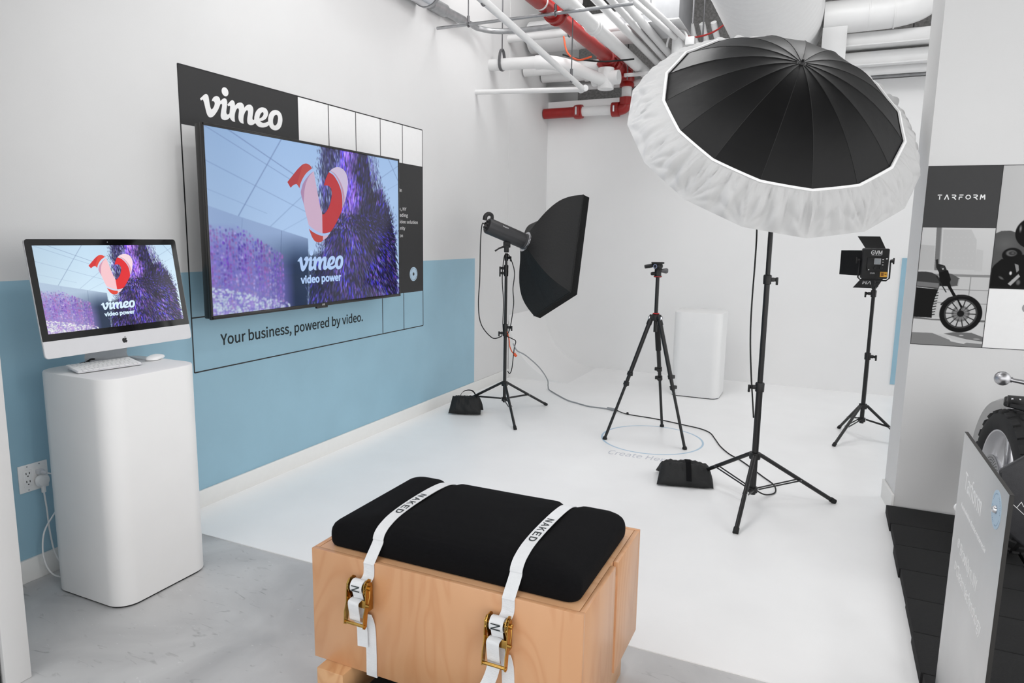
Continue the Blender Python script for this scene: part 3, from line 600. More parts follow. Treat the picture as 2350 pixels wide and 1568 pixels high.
# ------------------------------------------------------------------ computer on its pedestal
def rounded_prism(mb, x0, x1, y0, y1, z0, z1, rr, n=10, top=0.0):
    pts = []
    for cx, cy, a0 in ((x1-rr, y1-rr, 0), (x0+rr, y1-rr, PI/2), (x0+rr, y0+rr, PI), (x1-rr, y0+rr, 1.5*PI)):
        for k in range(n+1):
            a = a0 + PI/2*k/n; pts.append((cx+rr*math.cos(a), cy+rr*math.sin(a)))
    m = len(pts); cx, cy = (x0+x1)/2, (y0+y1)/2
    prof = [(1.0, z0)] + ([(1.0, z1-top), (1-0.3*top/(x1-x0)*2, z1-top*0.3), (1-top/(x1-x0)*2, z1)] if top > 0 else [(1.0, z1)])
    vs = [V(cx+(x-cx)*s, cy+(y-cy)*s, z) for s, z in prof for x, y in pts]; fs = []
    for j in range(len(prof)-1):
        for k in range(m): fs.append((j*m+k, j*m+(k+1) % m, (j+1)*m+(k+1) % m, (j+1)*m+k))
    fs.append(tuple(range(m-1, -1, -1))); fs.append(tuple((len(prof)-1)*m+k for k in range(m)))
    mb.add(vs, fs); return mb
def pedestal(x0, x1, y0, y1, h, label, foot):
    t = thing('pedestal', label, 'pedestal', ((x0+x1)/2, (y0+y1)/2, foot))
    obj('body', rounded_prism(MB(), x0, x1, y0, y1, foot+0.008, h, 0.08, 12, 0.006), PEDW, t)
    obj('plinth', rounded_prism(MB(), x0+.006, x1-.006, y0+.006, y1-.006, foot, foot+0.009, 0.075, 8), RUB, t, 'dark recessed base strip')
    return t
pedestal(0.148, 0.574, 1.645, 2.075, 0.92, 'tall white round-cornered pedestal under the desktop computer', 0.0)
pedestal(1.700, 2.140, 6.43, 6.87, 0.80, 'white round-cornered pedestal near the back wall behind the tripod', 0.004)

pc = thing('desktop_computer', 'silver all-in-one desktop computer showing the logo on the pedestal', 'computer', (0.25, 1.915, 0.92))
cy_, th_ = R(89.14), R(9.26)
ex = V(math.cos(cy_), math.sin(cy_), 0); nn = V(math.sin(cy_), -math.cos(cy_), 0); ey = V(0, 0, 1)*math.cos(th_) - nn*math.sin(th_)
IO = V(0.331, 1.915, 0.987); IF = Frame(IO, ex, ey)
def rrect(x0, x1, y0, y1, r, n=6, rs=None):
    rs = rs or (r, r, r, r); out = []
    for (cx, cy, a0, q) in ((x1, y1, 0, rs[0]), (x0, y1, PI/2, rs[1]), (x0, y0, PI, rs[2]), (x1, y0, 1.5*PI, rs[3])):
        sx, sy = (-1 if cx == x1 else 1), (-1 if cy == y1 else 1)
        if q <= 0: out.append((cx, cy)); continue
        for k in range(n+1):
            a = a0+PI/2*k/n; out.append((cx+sx*q+q*math.cos(a), cy+sy*q+q*math.sin(a)))
    return out
HB = 0.455; CH = 0.066
mb = MB().poly([rrect(-.325, .325, 0, HB, .014)], IF, 0.006, -0.007)
def back(u, v):                                                                 # swelling back shell
    a = 2*PI*u; r_ = (1-v); x = math.cos(a); y = math.sin(a); k = 1/max(abs(x), abs(y)); k = 1 + (k-1)*0.75
    return IF.p(0.318*x*k*r_, HB/2+(HB/2-.007)*y*k*r_, -0.007-0.045*(1-r_**2.2))
mb.grid(back, 48, 10, True)
obj('housing', mb, SILVER, pc)
obj('front_glass', MB().poly([rrect(-.3235, .3235, CH, HB-.0015, 0, 6, (.0125, .0125, 0, 0))], IF, 0.0012, -0.0008), GLASS, pc)
obj('chin', MB().poly([rrect(-.3235, .3235, .0015, CH-.0003, 0, 6, (0, 0, .0125, .0125))], IF, 0.0012, -0.0008), SILVER, pc)
apple = [(.0, .0045), (.004, .006), (.0075, .0055), (.0098, .003), (.0085, .0015), (.0075, -.0015), (.0083, -.0045), (.0108, -.0066), (.009, -.0108), (.0062, -.0138), (.0035, -.0138), (.0, -.0128),
         (-.0035, -.0138), (-.0062, -.0136), (-.0092, -.0095), (-.0108, -.004), (-.0104, .0015), (-.0078, .005), (-.004, .006)]
mb = MB().poly([smooth_loop([(x, y+.036) for x, y in reversed(apple)], 4, 75)], IF, 0.0004, 0.0005)
mb.poly([smooth_loop([(.0002, .0425), (.0010, .0455), (.0042, .0488), (.0050, .0490), (.0046, .0455), (.0018, .0428)], 4, 75)], IF, 0.0004, 0.0005)
obj('emblem', mb, BLKP, pc, 'black fruit-shaped emblem on the chin')
obj('webcam', MB().ring((0, HB-.0135), .0022, 0, IF, .0003, .0004, 12), LCD, pc)
screen_art(Frame(IF.p(0, 0, .0005), ex, ey), -.2985, .2985, CH+.027, CH+.027+.336, pc, 0.98, (1.0, 1.0, 0.98), 'computer')
prof = [(.365, .9205), (.33, .9215), (.26, .9225), (.215, .9265), (.203, .94), (.207, .965), (.222, 1.0), (.245, 1.06), (.27, 1.12)]
sp = spline([V(a, 0, b) for a, b in prof], 5); mb = MB()
mb.grid(lambda u, v: V(sp[min(len(sp)-1, int(round(u*(len(sp)-1))))].x, 1.915+(v-.5)*.19, sp[min(len(sp)-1, int(round(u*(len(sp)-1))))].z), len(sp), 2)
r = bmesh.ops.solidify(mb.bm, geom=list(mb.bm.faces), thickness=.005)
obj('stand', mb, mat('satin_aluminium', (226, 227, 229), .4, 0, noise=.02), pc, 'satin aluminium bent foot')

KF = Frame((0.395, 1.80, 0.9235), V(0.18, 1.0, 0).normalized(), V(-1, 0.18, 0.12))
kb = thing('keyboard', 'thin white keyboard lying on the pedestal below the computer screen', 'keyboard', KF.p(0, .055, -.003))
mb = MB().poly([rrect(-.124, .124, 0, .112, .006)], KF, 0.005, 0.0)
p0, p1 = KF.p(-.118, .103, -.003), KF.p(.118, .103, -.003)
mb.tube([p0, p1], .0075, 12)
obj('case', mb, SILVER, kb)
rows = [(.0065, [1.2, 1.2, 1.2, 1.5, 5.6, 1.5, 1.2, 1, 1, 1], .0185), (.0265, [2.4]+[1]*10+[2.4], .018), (.046, [1.8]+[1]*11+[1.9], .018), (.0655, [1.5]+[1]*13, .018), (.085, [1]*13+[1.6], .018), (.1035, [1.05]*14, .0062)]
for y, ws, hh in rows:
    tot = sum(ws); x = -.1205; sc = (.241-.0026*(len(ws)-1))/tot
    for w in ws:
        obj('key', MB().poly([rrect(x, x+w*sc, y, y+hh, .0015, 2)], KF, .0022, .005), WPL, kb); x += w*sc+.0026
ms = thing('computer_mouse', 'white low curved mouse beside the keyboard on the pedestal', 'mouse', (0.335, 2.045, 0.92))
def mouse(u, v):
    a = 2*PI*u; t = v; rx, ry = .057, .029; k = math.sqrt(max(0, 1-t*t)) if t < 1 else 0
    e = lambda c: math.copysign(abs(c)**.75, c)
    d = V(-.55, 1, 0).normalized(); q = V(d.y, -d.x, 0)
    return V(.335, 2.045, .9225) + d*(rx*e(math.cos(a))*(1-t**3)) + q*(ry*e(math.sin(a))*(1-t**3)) + V(0, 0, 1)*(.019*(t**.8)*(1-.25*math.cos(a)**2*(1-t)))
obj('shell', MB().grid(mouse, 32, 12, True), WPL, ms)
obj('base', MB().ball((.335, 2.045, .9225), .022, 16, (1.25, 1.25, .11)), SILVER, ms)
ad = tag(obj('cable_bundle', MB().ball((.235, 1.80, .929), .012, 14, (1.3, 2.6, .75)).tube(spline([(.235, 1.80, .932), (.215, 1.84, .94), (.19, 1.88, .932), (.165, 1.93, .926), (.152, 1.98, .924)]), .004, 8), RUB),
         'black cable bundle lying beside the computer foot on the pedestal', 'cable')

# ------------------------------------------------------------------ outlet and its cords
ou = thing('wall_outlet', 'white double wall outlet plate on the blue wall left of the pedestal', 'outlet', (0, 1.695, .443))
obj('cover_plate', MB().b(0, .006, 1.634, 1.752, .385, .502, .002), WPL, ou)
for yy in (1.669, 1.718):
    o_ = obj('receptacle', MB().b(.004, .0085, yy-.017, yy+.017, .408, .479, .0015), WPL, ou)
    mb = MB()
    for zz in (.426, .461):
        mb.b(.008, .0092, yy-.008, yy-.005, zz, zz+.009).b(.008, .0092, yy+.005, yy+.008, zz, zz+.009).cyl((.008, yy, zz-.007), (.0092, yy, zz-.007), .0028, 10)
    obj('slots', mb, BLKP, o_)
    obj('screw', MB().cyl((.005, yy, .494), (.0072, yy, .494), .0025, 10).cyl((.005, yy, .394), (.0072, yy, .394), .0025, 10), CHROME, ou)
pl = thing('mains_cable', 'white power cord with a round plug in the lower outlet socket', 'cord', (.02, 1.715, .43))
obj('plug', MB().lathe([(.012, 0), (.026, .004), (.029, .016), (.022, .028), (.008, .032)], (.009, 1.716, .424), (1, 0, 0), 24).cyl((.026, 1.716, .408), (.026, 1.716, .372), .0085, 12), WPL, pl)
obj('wire', MB().tube(spline([(.026, 1.716, .375), (.03, 1.719, .30), (.035, 1.72, .2), (.05, 1.725, .10), (.085, 1.74, .04), (.11, 1.78, .012), (.12, 1.85, .006), (.12, 1.95, .006)]), .0033, 10), WPL, pl)
p2 = thing('mains_cable', 'white power cord with a small plug in the upper outlet socket, looping to the floor', 'cord', (.02, 1.712, .46))
obj('plug', MB().box((.02, 1.712, .463), (.026, .026, .02), None, .004).tube([(.03, 1.712, .463), (.05, 1.722, .458)], [.008, .005], 10), SILVER, p2)
obj('wire', MB().tube(spline([(.05, 1.722, .458), (.075, 1.75, .44), (.09, 1.76, .37), (.085, 1.725, .30), (.07, 1.678, .22), (.07, 1.665, .12), (.085, 1.68, .04), (.11, 1.72, .006), (.125, 1.80, .006), (.125, 1.90, .006)]), .0033, 10), WPL, p2)

# ================================================================== BENCH (wooden chest on beams)
BX0, BX1, BY0, BY1, BZ0, BZ1 = 1.598, 2.4725, 1.560, 2.145, 0.16, 0.52
bench = thing('wooden_chest', 'maple plywood chest with lid seam and hand notch used as a bench', 'chest', ((BX0+BX1)/2, (BY0+BY1)/2, BZ0))
wt = 0.0155
obj('front_panel', MB().b(BX0, BX1, BY0, BY0+wt, BZ0, BZ1, .0015), WOOD, bench)
obj('back_panel', MB().b(BX0, BX1, BY1-wt, BY1, BZ0, BZ1, .0015), WOOD, bench)
obj('side_panel', MB().b(BX0, BX0+wt, BY0+wt, BY1-wt, BZ0, BZ1, .0015), WOOD, bench)
mb = MB().b(BX1-wt, BX1, BY0+wt, 1.855, BZ0, BZ1, .0015).b(BX1-wt, BX1-.005, 1.855, 1.882, BZ0, .478).b(BX1-wt, BX1, 1.882, BY1-wt, BZ0, BZ1, .0015)
obj('side_panel', mb, WOOD, bench, 'right side with a hand notch and a vertical groove')
obj('bottom_panel', MB().b(BX0+wt, BX1-wt, BY0+wt, BY1-wt, BZ0+.001, BZ0+.02), WOOD, bench)
obj('lid', MB().b(BX0+wt+.0012, BX1-wt-.0012, BY0+wt+.0012, BY1-wt-.0012, BZ1-.02, BZ1-.0005, .0012), WOODT, bench)
def beam(x0, x1, y0, y1, h, m, label, cat): return tag(obj('support_beam', MB().b(x0, x1, y0, y1, 0, h, .003), m), label, cat)
beam(1.641, 1.739, 1.517, 2.18, 0.1595, WOODB, 'square pine beam under the left end of the wooden chest, poking out in front', 'beam')
beam(2.335, 2.433, 1.53, 2.12, 0.1595, WOODB, 'square pine beam under the right end of the wooden chest', 'beam')
beam(1.80, 2.30, 1.43, 2.05, 0.125, RUB, 'black rubber block under the middle of the wooden chest', 'block')
# cushion
CXc, CYc, HX, HY = 2.037, 1.838, 0.408, 0.242
SX1, SX2 = 1.812, 2.263
RRC = []
_l = rrect(-HX, HX, -HY, HY, .034, 10)
_d = [0]
for k in range(len(_l)): _d.append(_d[-1] + math.dist(_l[k], _l[(k+1) % len(_l)]))
def rr_at(u):
    q = (u % 1)*_d[-1]
    for k in range(len(_l)):
        if _d[k+1] >= q: break
    t = (q-_d[k])/max(1e-9, _d[k+1]-_d[k]); p, r = _l[k], _l[(k+1) % len(_l)]
    return p[0]+(r[0]-p[0])*t, p[1]+(r[1]-p[1])*t
RRT = [rr_at(k/260) for k in range(261)]
prof = [(.6, .5200), (.965, .5203), (.990, .523), (1.0, .532), (1.003, .546), (1.002, .560), (.996, .573), (.982, .584), (.96, .592), (.92, .600), (.84, .608), (.68, .615), (.45, .620), (.18, .6225), (.0, .623)]
def cushion(u, v):
    t = v*(len(prof)-1); i = min(len(prof)-2, int(t)); k = t-i; s = prof[i][0]*(1-k)+prof[i+1][0]*k; z = prof[i][1]*(1-k)+prof[i+1][1]*k
    x, y = RRT[int(round(u*260)) % 260]
    px, py = CXc + s*x, CYc + s*y
    d = sum(math.exp(-((px-q)/.036)**4) for q in (SX1, SX2)); hw = min(1, max(0, (s-.6)/.3))
    if z > .53:
        z -= .010*d*min(1, (z-.53)/.05)*(.45+.55*hw); py -= math.copysign(.009*d*hw, y)*min(1, (z-.53)/.03)
        z += .0015*math.sin(px*13+1)*math.sin(py*11) if s < .9 else 0
    return V(px, py, z)
tag(obj('seat_cushion', MB().grid(cushion, 260, 60, True), FAB, ang=60), 'black fabric cushion strapped on top of the wooden chest', 'cushion')
# webbing straps and ratchets
def ribbon(mb, path, w, th=.0018, ax=(1, 0, 0)):
    P = [Vector(p) for p in path]; A = Vector(ax); vs, fs = [], []; n = len(P)
    for i in range(n):
        t = (P[min(i+1, n-1)]-P[max(i-1, 0)]).normalized(); nr = t.cross(A).normalized(); a = (A - t*A.dot(t)).normalized()
        for sa, sn in ((-1, -1), (1, -1), (1, 1), (-1, 1)): vs.append(P[i] + a*(w/2*sa) + nr*(th/2*sn))
    for i in range(n-1):
        for k in range(4): fs.append((i*4+k, i*4+(k+1) % 4, (i+1)*4+(k+1) % 4, (i+1)*4+k))
    fs += [(3, 2, 1, 0), tuple((n-1)*4+k for k in range(4))]; mb.add(vs, fs); return mb
SW = 0.037
def strap(xs, dx, label, rlabel, tail):
    zt = .6215
    t = thing('tie_down_strap', label, 'strap', (xs, (BY0+BY1)/2, BZ0))
    yf, yb = BY0-.0022, BY1+.0022
    def on(s, sg):
        for (s0, z0), (s1, z1) in zip(prof, prof[1:]):
            if s1 < 1e-9 or (s0 >= s >= s1 and z0 > .55): z = z0 + (z1-z0)*(s0-s)/max(1e-9, s0-s1); break
        w = min(1, max(0, (s-.6)/.3)); return (xs, CYc + sg*(HY*s - .009*w + .0024*w), z - .010*(.45+.55*w) + .0034)
    top = [on(s, 1) for s in (.998, .99, .98, .96, .92, .84, .65, .4, .15)] + [on(s, -1) for s in (.15, .4, .65, .84, .92, .96, .98, .99, .998)]
    up = [(xs, yb, .165), (xs, yb, .40), (xs, yb, .505), (xs, yb-.008, .5215)] + top + [(xs, yf+.003, .5205), (xs, yf, .512), (xs, yf, .495), (xs-.002, yf-.002, .475), (xs-.006, 1.535, .458)]
    obj('webbing', ribbon(MB(), spline(up, 4), SW), WEB, t)
    lo = [(xs-.004, yf-.012, .362), (xs-.001, yf-.003, .335), (xs+.002, yf, .30), (xs+.004, yf, .22), (xs+.004, yf, .162), (xs+.004, BY0+.005, .157), (xs+.004, BY0+.05, .1565)]
    obj('webbing', ribbon(MB(), spline(lo, 5), SW), WEB, t)
    for q, ch in enumerate('NAKED'):                                      # one letter after another over the cushion's curve
        ya = 1.863 - .0335*q; za, zb_ = [on(abs(CYc-yy)/HY, 1)[2] + .0011 for yy in (ya, ya-.024)]
        text('strap_lettering', ch, Frame((xs, ya, za), V(0, -.024, zb_-za), (1, 0, 0)), 0, -.0105, .0225, .0215, INK, t, .0006, 0, bold=.012)
    # ratchet buckle
    xr = xs - .016 + dx
    rt = thing('ratchet_buckle', rlabel, 'buckle', (xr, BY0-.03, .34))
    def plate(mb, x, pts, th=.0025):
        n = len(pts); vs = [V(x-th/2, y, z) for y, z in pts] + [V(x+th/2, y, z) for y, z in pts]
        mb.add(vs, [tuple(range(n-1, -1, -1)), tuple(range(n, 2*n))] + [(i, (i+1) % n, n+(i+1) % n, n+i) for i in range(n)], False)
    mb = MB()
    fr_ = [(1.5565, .378), (1.5565, .452), (1.551, .472), (1.539, .480), (1.524, .478), (1.514, .465), (1.513, .448), (1.524, .425), (1.53, .40), (1.535, .378)]
    for sx in (-1, 1): plate(mb, xr+sx*.0275, fr_)
    mb.b(xr-.0275, xr+.0275, 1.552, 1.5565, .385, .445)
    obj('frame', mb, GOLD, rt)
    mb = MB(); hd = [(1.541, .470), (1.527, .4735), (1.517, .463), (1.514, .44), (1.512, .405), (1.503, .382), (1.500, .344), (1.508, .338), (1.517, .343), (1.524, .385), (1.530, .43)]
    for sx in (-1, 1): plate(mb, xr+sx*.0335, hd)
    mb.cyl((xr-.0365, 1.508, .3475), (xr+.0365, 1.508, .3475), .0048, 14)
    mb.b(xr-.033, xr+.033, 1.520, 1.523, .395, .418, .0008)
    obj('handle', mb, GOLD, rt)
    mb = MB().cyl((xr-.040, 1.532, .455), (xr+.041, 1.532, .455), .007, 14)
    for sx in (-1, 1):
        k = 14; pr = []
        for i in range(k*2): a = PI*i/k; q = .0165 if i % 2 else .0195; pr.append((1.532+q*math.cos(a), .455+q*math.sin(a)))
        plate(mb, xr+sx*.0305, pr, .002)
    obj('gear_spindle', mb, GOLD, rt)
    obj('spring_pin', MB().cyl((xr+.034, 1.516, .409), (xr+.046, 1.516, .409), .0045, 10).tube([(xr+.0385, 1.53, .452), (xr+.041, 1.525, .435), (xr+.0385, 1.52, .41)], .0016, 8), GOLD, rt)
    roll = [(xr, 1.532+.0185*math.sin(a), .455+.0185*math.cos(a)) for a in np.linspace(0.3, 2*PI+.1, 26)]
    rl = obj('webbing_roll', ribbon(MB(), roll, SW+.003), WEB, t)
    text('strap_lettering', 'N', Frame((xr, 1.5122, .4635), (0, 0, -1), (1, 0, 0)), 0, -.014, .017, .028, INK, t, .0006, .0002)
    inner = [(xr, 1.522, .438), (xr, 1.528, .418), (xr, 1.535, .39), (xr-.001, 1.545, .362), (xr, yf-.004, .34)]
    obj('webbing', ribbon(MB(), spline(inner, 4), SW-.002), WEB, t)
    text('strap_lettering', 'A', Frame((xr, 1.5265, .4365), V(0, .25, -1), (1, 0, 0)), 0, -.013, .016, .026, INK, t, .0006, .001)
    obj('webbing_tail', ribbon(MB(), spline([(xr-.003, 1.526, .418), (xr-.004, 1.517, .417), (xr-.005, 1.508, .412), (xr-.006, 1.510, .395), (xr-.007, 1.516, .37), (xr-.006, 1.518, .352)] + tail, 5), SW), WEB, t)
strap(SX1, 0.0, 'white tie-down strap over the left part of the black cushion', 'yellow zinc ratchet buckle on the left strap of the chest',
      [(1.789, 1.538, .335), (1.790, 1.548, .31), (1.790, 1.550, .28), (1.792, 1.548, .252)])
strap(SX2, 0.0, 'white tie-down strap over the right part of the black cushion', 'yellow zinc ratchet buckle on the right strap of the chest',
      [(2.236, 1.530, .335), (2.228, 1.528, .30), (2.215, 1.520, .265), (2.195, 1.512, .235)])

# ================================================================== LIGHT STANDS
def light_stand(name, label, c, Rf, angs, zh, zl, z0, sections, clamps, rl=.0105):
    """three folding legs with braces around a telescopic column"""
    c = Vector(c); t = thing(name, label, 'light stand', (c.x, c.y, z0))
    z = zl-.03
    for i, (zt, r) in enumerate(sections):
        obj('column', MB().cyl((c.x, c.y, z), (c.x, c.y, zt), r, 20), BLK, t); z = zt-.02
    r0_ = sections[0][1]
    obj('upper_collar', MB().lathe([(r0_, -.022), (r0_+.012, -.02), (r0_+.014, 0), (r0_+.012, .016), (r0_, .018)], (c.x, c.y, zh), (0, 0, 1), 20), BLKP, t)
    obj('lower_collar', MB().lathe([(r0_-.003, -.02), (r0_+.010, -.018), (r0_+.011, .01), (r0_, .012)], (c.x, c.y, zl), (0, 0, 1), 20), BLKP, t)
    for a in angs:
        a = R(a); d = V(math.cos(a), math.sin(a), 0); q = V(-d.y, d.x, 0)
        p0, p1 = c + d*(r0_+.016) + V(0, 0, zh), c + d*Rf + V(0, 0, z0+rl)
        m_ = p0.lerp(p1, .53); b0 = c + d*(r0_+.012) + V(0, 0, zl)
        mb = MB().tube([p0, p1], rl, 14); mb.box(p0 - d*.006, (.024, .022, .02), Matrix.Rotation(a, 3, 'Z'), .003)
        l = obj('leg', mb, BLK, t)
        obj('rubber_foot', MB().tube([p0.lerp(p1, .955), p1 + (p1-p0).normalized()*.008], [rl*1.25, rl*1.3], 14), RUB, l)
        obj('rivet', MB().cyl(m_ - q*(rl+.006), m_ + q*(rl+.006), .004, 10), CHROME, l)
        mb = MB()
        for sg in (-1, 1): mb.tube([b0 + q*sg*rl, m_ + q*sg*(rl+.003)], .0042, 8)
        obj('brace', mb, BLK, t)
    for z, r, a in clamps:
        a = R(a); d = V(math.cos(a), math.sin(a), 0)
        mb = MB().lathe([(r, -.026), (r+.006, -.024), (r+.007, .02), (r+.004, .026), (r, .027)], (c.x, c.y, z), (0, 0, 1), 18)
        mb.box(c + d*(r+.012) + V(0, 0, z), (.024, .022, .022), Matrix.Rotation(a, 3, 'Z'), .003)
        k = obj('clamp', mb, BLKP, t)
        obj('knob', MB().tube([c + d*(r+.022) + V(0, 0, z), c + d*(r+.034) + V(0, 0, z)], [.006, .012], 10).box(c + d*(r+.040) + V(0, 0, z-.008), (.012, .009, .042), Matrix.Rotation(a, 3, 'Z'), .003), BLKP, k)
    return t
F0 = 0.004
UC = (2.681, 3.938, 0)
light_stand('light_stand', 'tall black light stand carrying the big umbrella', UC, .47, (-93.8, 26.2, 146.2), .284, .088, F0, [(.68, .0175), (1.27, .0145), (2.03, .0125)], [(.672, .0175, 200), (1.262, .0145, 30)], .0115)
SBC = (.609, 5.065, 0)
light_stand('light_stand', 'black light stand under the softbox near the blue wall', SBC, .48, (-54.8, 65.2, 185.2), .266, .136, F0, [(.74, .0135), (1.19, .0115), (1.335, .0095)], [(.735, .0135, 10), (.685, .0135, 190), (1.215, .0115, 190), (1.175, .0115, 190), (1.30, .0095, -20)])
LC = (3.287, 5.61, 0)
light_stand('light_stand', 'black light stand holding the square light panel beside the pillar', LC, .315, (-124, 115.8, -4), .267, .167, F0, [(.645, .015), (1.14, .0125)], [(.641, .015, -10), (1.10, .0125, 185)])

# ------------------------------------------------------------------ studio strobe and softbox
SR = V(.71, 5.20, 1.43); SAX = V(.62, .70, -.35).normalized()
st = thing('studio_strobe', 'black cylindrical studio strobe on the stand behind the softbox', 'strobe light', (.609, 5.065, 1.36))
e1 = SAX.cross(V(0, 0, 1)).normalized(); e2 = e1.cross(SAX)
mb = MB(); r_ = .064; n = 64; prof = [(.052, -.355), (.060, -.352), (r_, -.345), (r_, -.03), (r_-.003, -.022), (r_, -.02), (r_+.002, -.004), (r_-.01, 0)]
vs, fs = [], []
for r, h in prof:
    for k in range(n):
        a = 2*PI*k/n; q = r - (.0022 if (k % 4 == 0 and -.34 < h < -.025) else 0); vs.append(SR + SAX*h + e1*math.cos(a)*q + e2*math.sin(a)*q)
for i in range(len(prof)-1):
    for k in range(n): fs.append((i*n+k, i*n+(k+1) % n, (i+1)*n+(k+1) % n, (i+1)*n+k))
fs += [tuple(range(n)), tuple((len(prof)-1)*n+k for k in range(n))]; mb.add(vs, fs)
obj('body', mb, mat('strobe_casing', (50, 50, 52), .45, noise=.04), st)
mb = MB().lathe([(.03, -.362), (.05, -.36), (.05, -.35)], SR, SAX, 28)
for k in range(5): mb.tube([SR+SAX*-.362+e1*(.028*math.cos(k*1.3))+e2*(.028*math.sin(k*1.3)), SR+SAX*-.372+e1*(.028*math.cos(k*1.3))+e2*(.028*math.sin(k*1.3))], .007, 10)
obj('control_panel', mb, BLKP, st)
obj('mount_ring', MB().lathe([(.05, -.004), (.068, -.002), (.069, .008), (.05, .01)], SR, SAX, 32), ALU, st, 'bright metal ring at the nose')
hp = [SR+SAX*-.33+e2*.055, SR+SAX*-.345+e2*.088, SR+SAX*-.375+e2*.088, SR+SAX*-.392+e2*.065, SR+SAX*-.388+e2*.03]
obj('carry_handle', MB().tube(spline(hp, 6), .012, 12, flat=1.5), BLKP, st)
sidev = -e1 if (-e1).dot(CAM_LOC-SR) > 0 else e1
rr = (sidev*.86 + e2*.5).normalized(); upd = rr.cross(SAX); upd = upd if upd.z > 0 else -upd
LFr = Frame(SR + SAX*-.215 + rr*(r_+.0008), SAX, SAX.cross(rr)*-1 if SAX.cross(rr).z < 0 else SAX.cross(rr)); LFr.n = rr
text('label_lettering', 'Impact', LFr, -.03, 0, .052, .012, WPL, st, .0006, 0)
mb = MB().box(SR+SAX*-.17+V(0, 0, -.085), (.05, .045, .05), Matrix.Rotation(R(48), 3, 'Z'), .006).box(V(.609, 5.065, 1.372), (.034, .034, .06), Matrix.Rotation(R(48), 3, 'Z'), .006)
obj('tilt_bracket', mb, BLKP, st)
obj('tilt_lever', MB().tube([V(.60, 5.04, 1.388), V(.575, 5.0, 1.375), V(.545, 4.985, 1.352)], [.009, .006, .007], 10), BLKP, st)
sb = thing('softbox', 'large black rectangular softbox tilted towards the backdrop', 'softbox', (.9, 5.4, .8))
A, Bc, Cc = V(1.09, 5.52, 1.82), V(1.17, 5.05, 1.05), V(.75, 5.33, .81); D = A+Cc-Bc; M0 = (A+Cc)/2
corners = [A, Bc, Cc, D]
def ringpt(P):
    d = P - M0; d = d - SAX*d.dot(SAX); return SR + d.normalized()*.078 + SAX*.004
for i in range(4):
    P, Q = corners[i], corners[(i+1) % 4]
    def pan(u, v, P=P, Q=Q):
        e = P.lerp(Q, u); r = ringpt(e) if True else None
        base = r.lerp(e, v); out = (e-M0); out = out - SAX*out.dot(SAX)
        rod = abs(2*u-1)**1.5; b = math.sin(PI*v**.8)*(.055+.05*rod)
        return base + out.normalized()*b - SAX*(.02*math.sin(PI*v)*rod)
    obj('side_panel', MB().grid(pan, 25, 17), NYL, sb, ang=60)
    lp = lambda u, v, P=P, Q=Q: P.lerp(Q, u) + SAX*(.062*v)
    mb = MB().grid(lp, 2, 2); bmesh.ops.solidify(mb.bm, geom=list(mb.bm.faces), thickness=.004)
    obj('front_lip', mb, NYL, sb)
mb = MB().grid(lambda u, v: (A.lerp(Bc, u)).lerp(D.lerp(Cc, u), v)*.99 + M0*.01 + SAX*.02, 2, 2)
bmesh.ops.solidify(mb.bm, geom=list(mb.bm.faces), thickness=.002)
obj('diffuser', mb, DIFF, sb)
mb = MB()
for i in range(4): mb.tube([corners[i], corners[(i+1) % 4]], .004, 8)
obj('edge_piping', mb, NYL, sb)
obj('speed_ring', MB().lathe([(.06, .0), (.084, .002), (.084, .016), (.06, .018)], SR, SAX, 32), CHROME, sb)
# cables on the softbox stand
tag(obj('power_cable', MB().tube(spline([SR+SAX*-.375+e1*.0, SR+SAX*-.40+V(0, 0, -.01), (.423, 4.97, 1.42), (.418, 4.972, 1.127), (.407, 4.973, .915), (.431, 4.98, .754), (.513, 5.015, .647), (.574, 5.045, .655), (.588, 5.052, .672)], 8), .0042, 10), RUB),
    'black power cable looping from the strobe back down to the stand', 'cable')
tag(obj('sync_cable', MB().tube(spline([(.614, 5.04, 1.335), (.593, 5.05, 1.288), (.582, 5.05, 1.13), (.595, 5.05, .95), (.593, 5.05, .775), (.60, 5.044, .70)], 8), .0038, 10), RUB), 'thin black cable hanging on the left of the softbox stand', 'cable')
tag(obj('sync_cable', MB().tube(spline([(.622, 5.05, 1.335), (.641, 5.075, 1.299), (.672, 5.09, 1.184), (.662, 5.088, 1.05), (.668, 5.09, .919), (.645, 5.075, .722), (.625, 5.05, .67), (.66, 5.075, .645), (.69, 5.095, .62), (.68, 5.09, .56), (.665, 5.085, .40), (.648, 5.08, .35), (.632, 5.07, .37)], 8), .0038, 10), RUB),
    'thin black cable hanging on the right of the softbox stand, knotted below', 'cable')
oc = thing('extension_cord', 'short orange extension cord hanging at the middle of the softbox stand', 'cord', (.64, 5.09, .5))
obj('wire', MB().tube(spline([(.628, 5.06, .70), (.640, 5.075, .63), (.644, 5.08, .577), (.662, 5.09, .53), (.688, 5.10, .505)], 6), .0045, 10), ORANGE, oc)
obj('socket', MB().tube([(.676, 5.096, .518), (.694, 5.104, .492)], [.012, .011], 10), ORANGE, oc)
gc = thing('extension_cord', 'long grey extension cord running across the white floor from the softbox stand', 'cord', (.9, 5.6, F0))
zf = F0+.0055
obj('wire', MB().tube(spline([(.672, 5.085, .60), (.693, 5.12, .54), (.70, 5.3, .468), (.70, 5.6, .316), (.66, 5.9, .15), (.60, 6.08, .045), (.60, 6.10, zf), (.68, 6.0, zf), (.903, 5.77, zf), (1.02, 5.70, zf), (1.157, 5.631, zf), (1.27, 5.625, zf), (1.35, 5.617, zf)], 8), .0055, 10), GREYC, gc)
obj('socket', MB().tube([(1.335, 5.62, F0+.011), (1.41, 5.59, F0+.011)], [.012, .014], 12), GREYC, gc)
bc = thing('mains_cable', 'thin black cord on the floor from the grey cord to the umbrella stand', 'cord', (2.0, 5.3, F0))
zb = F0+.0042
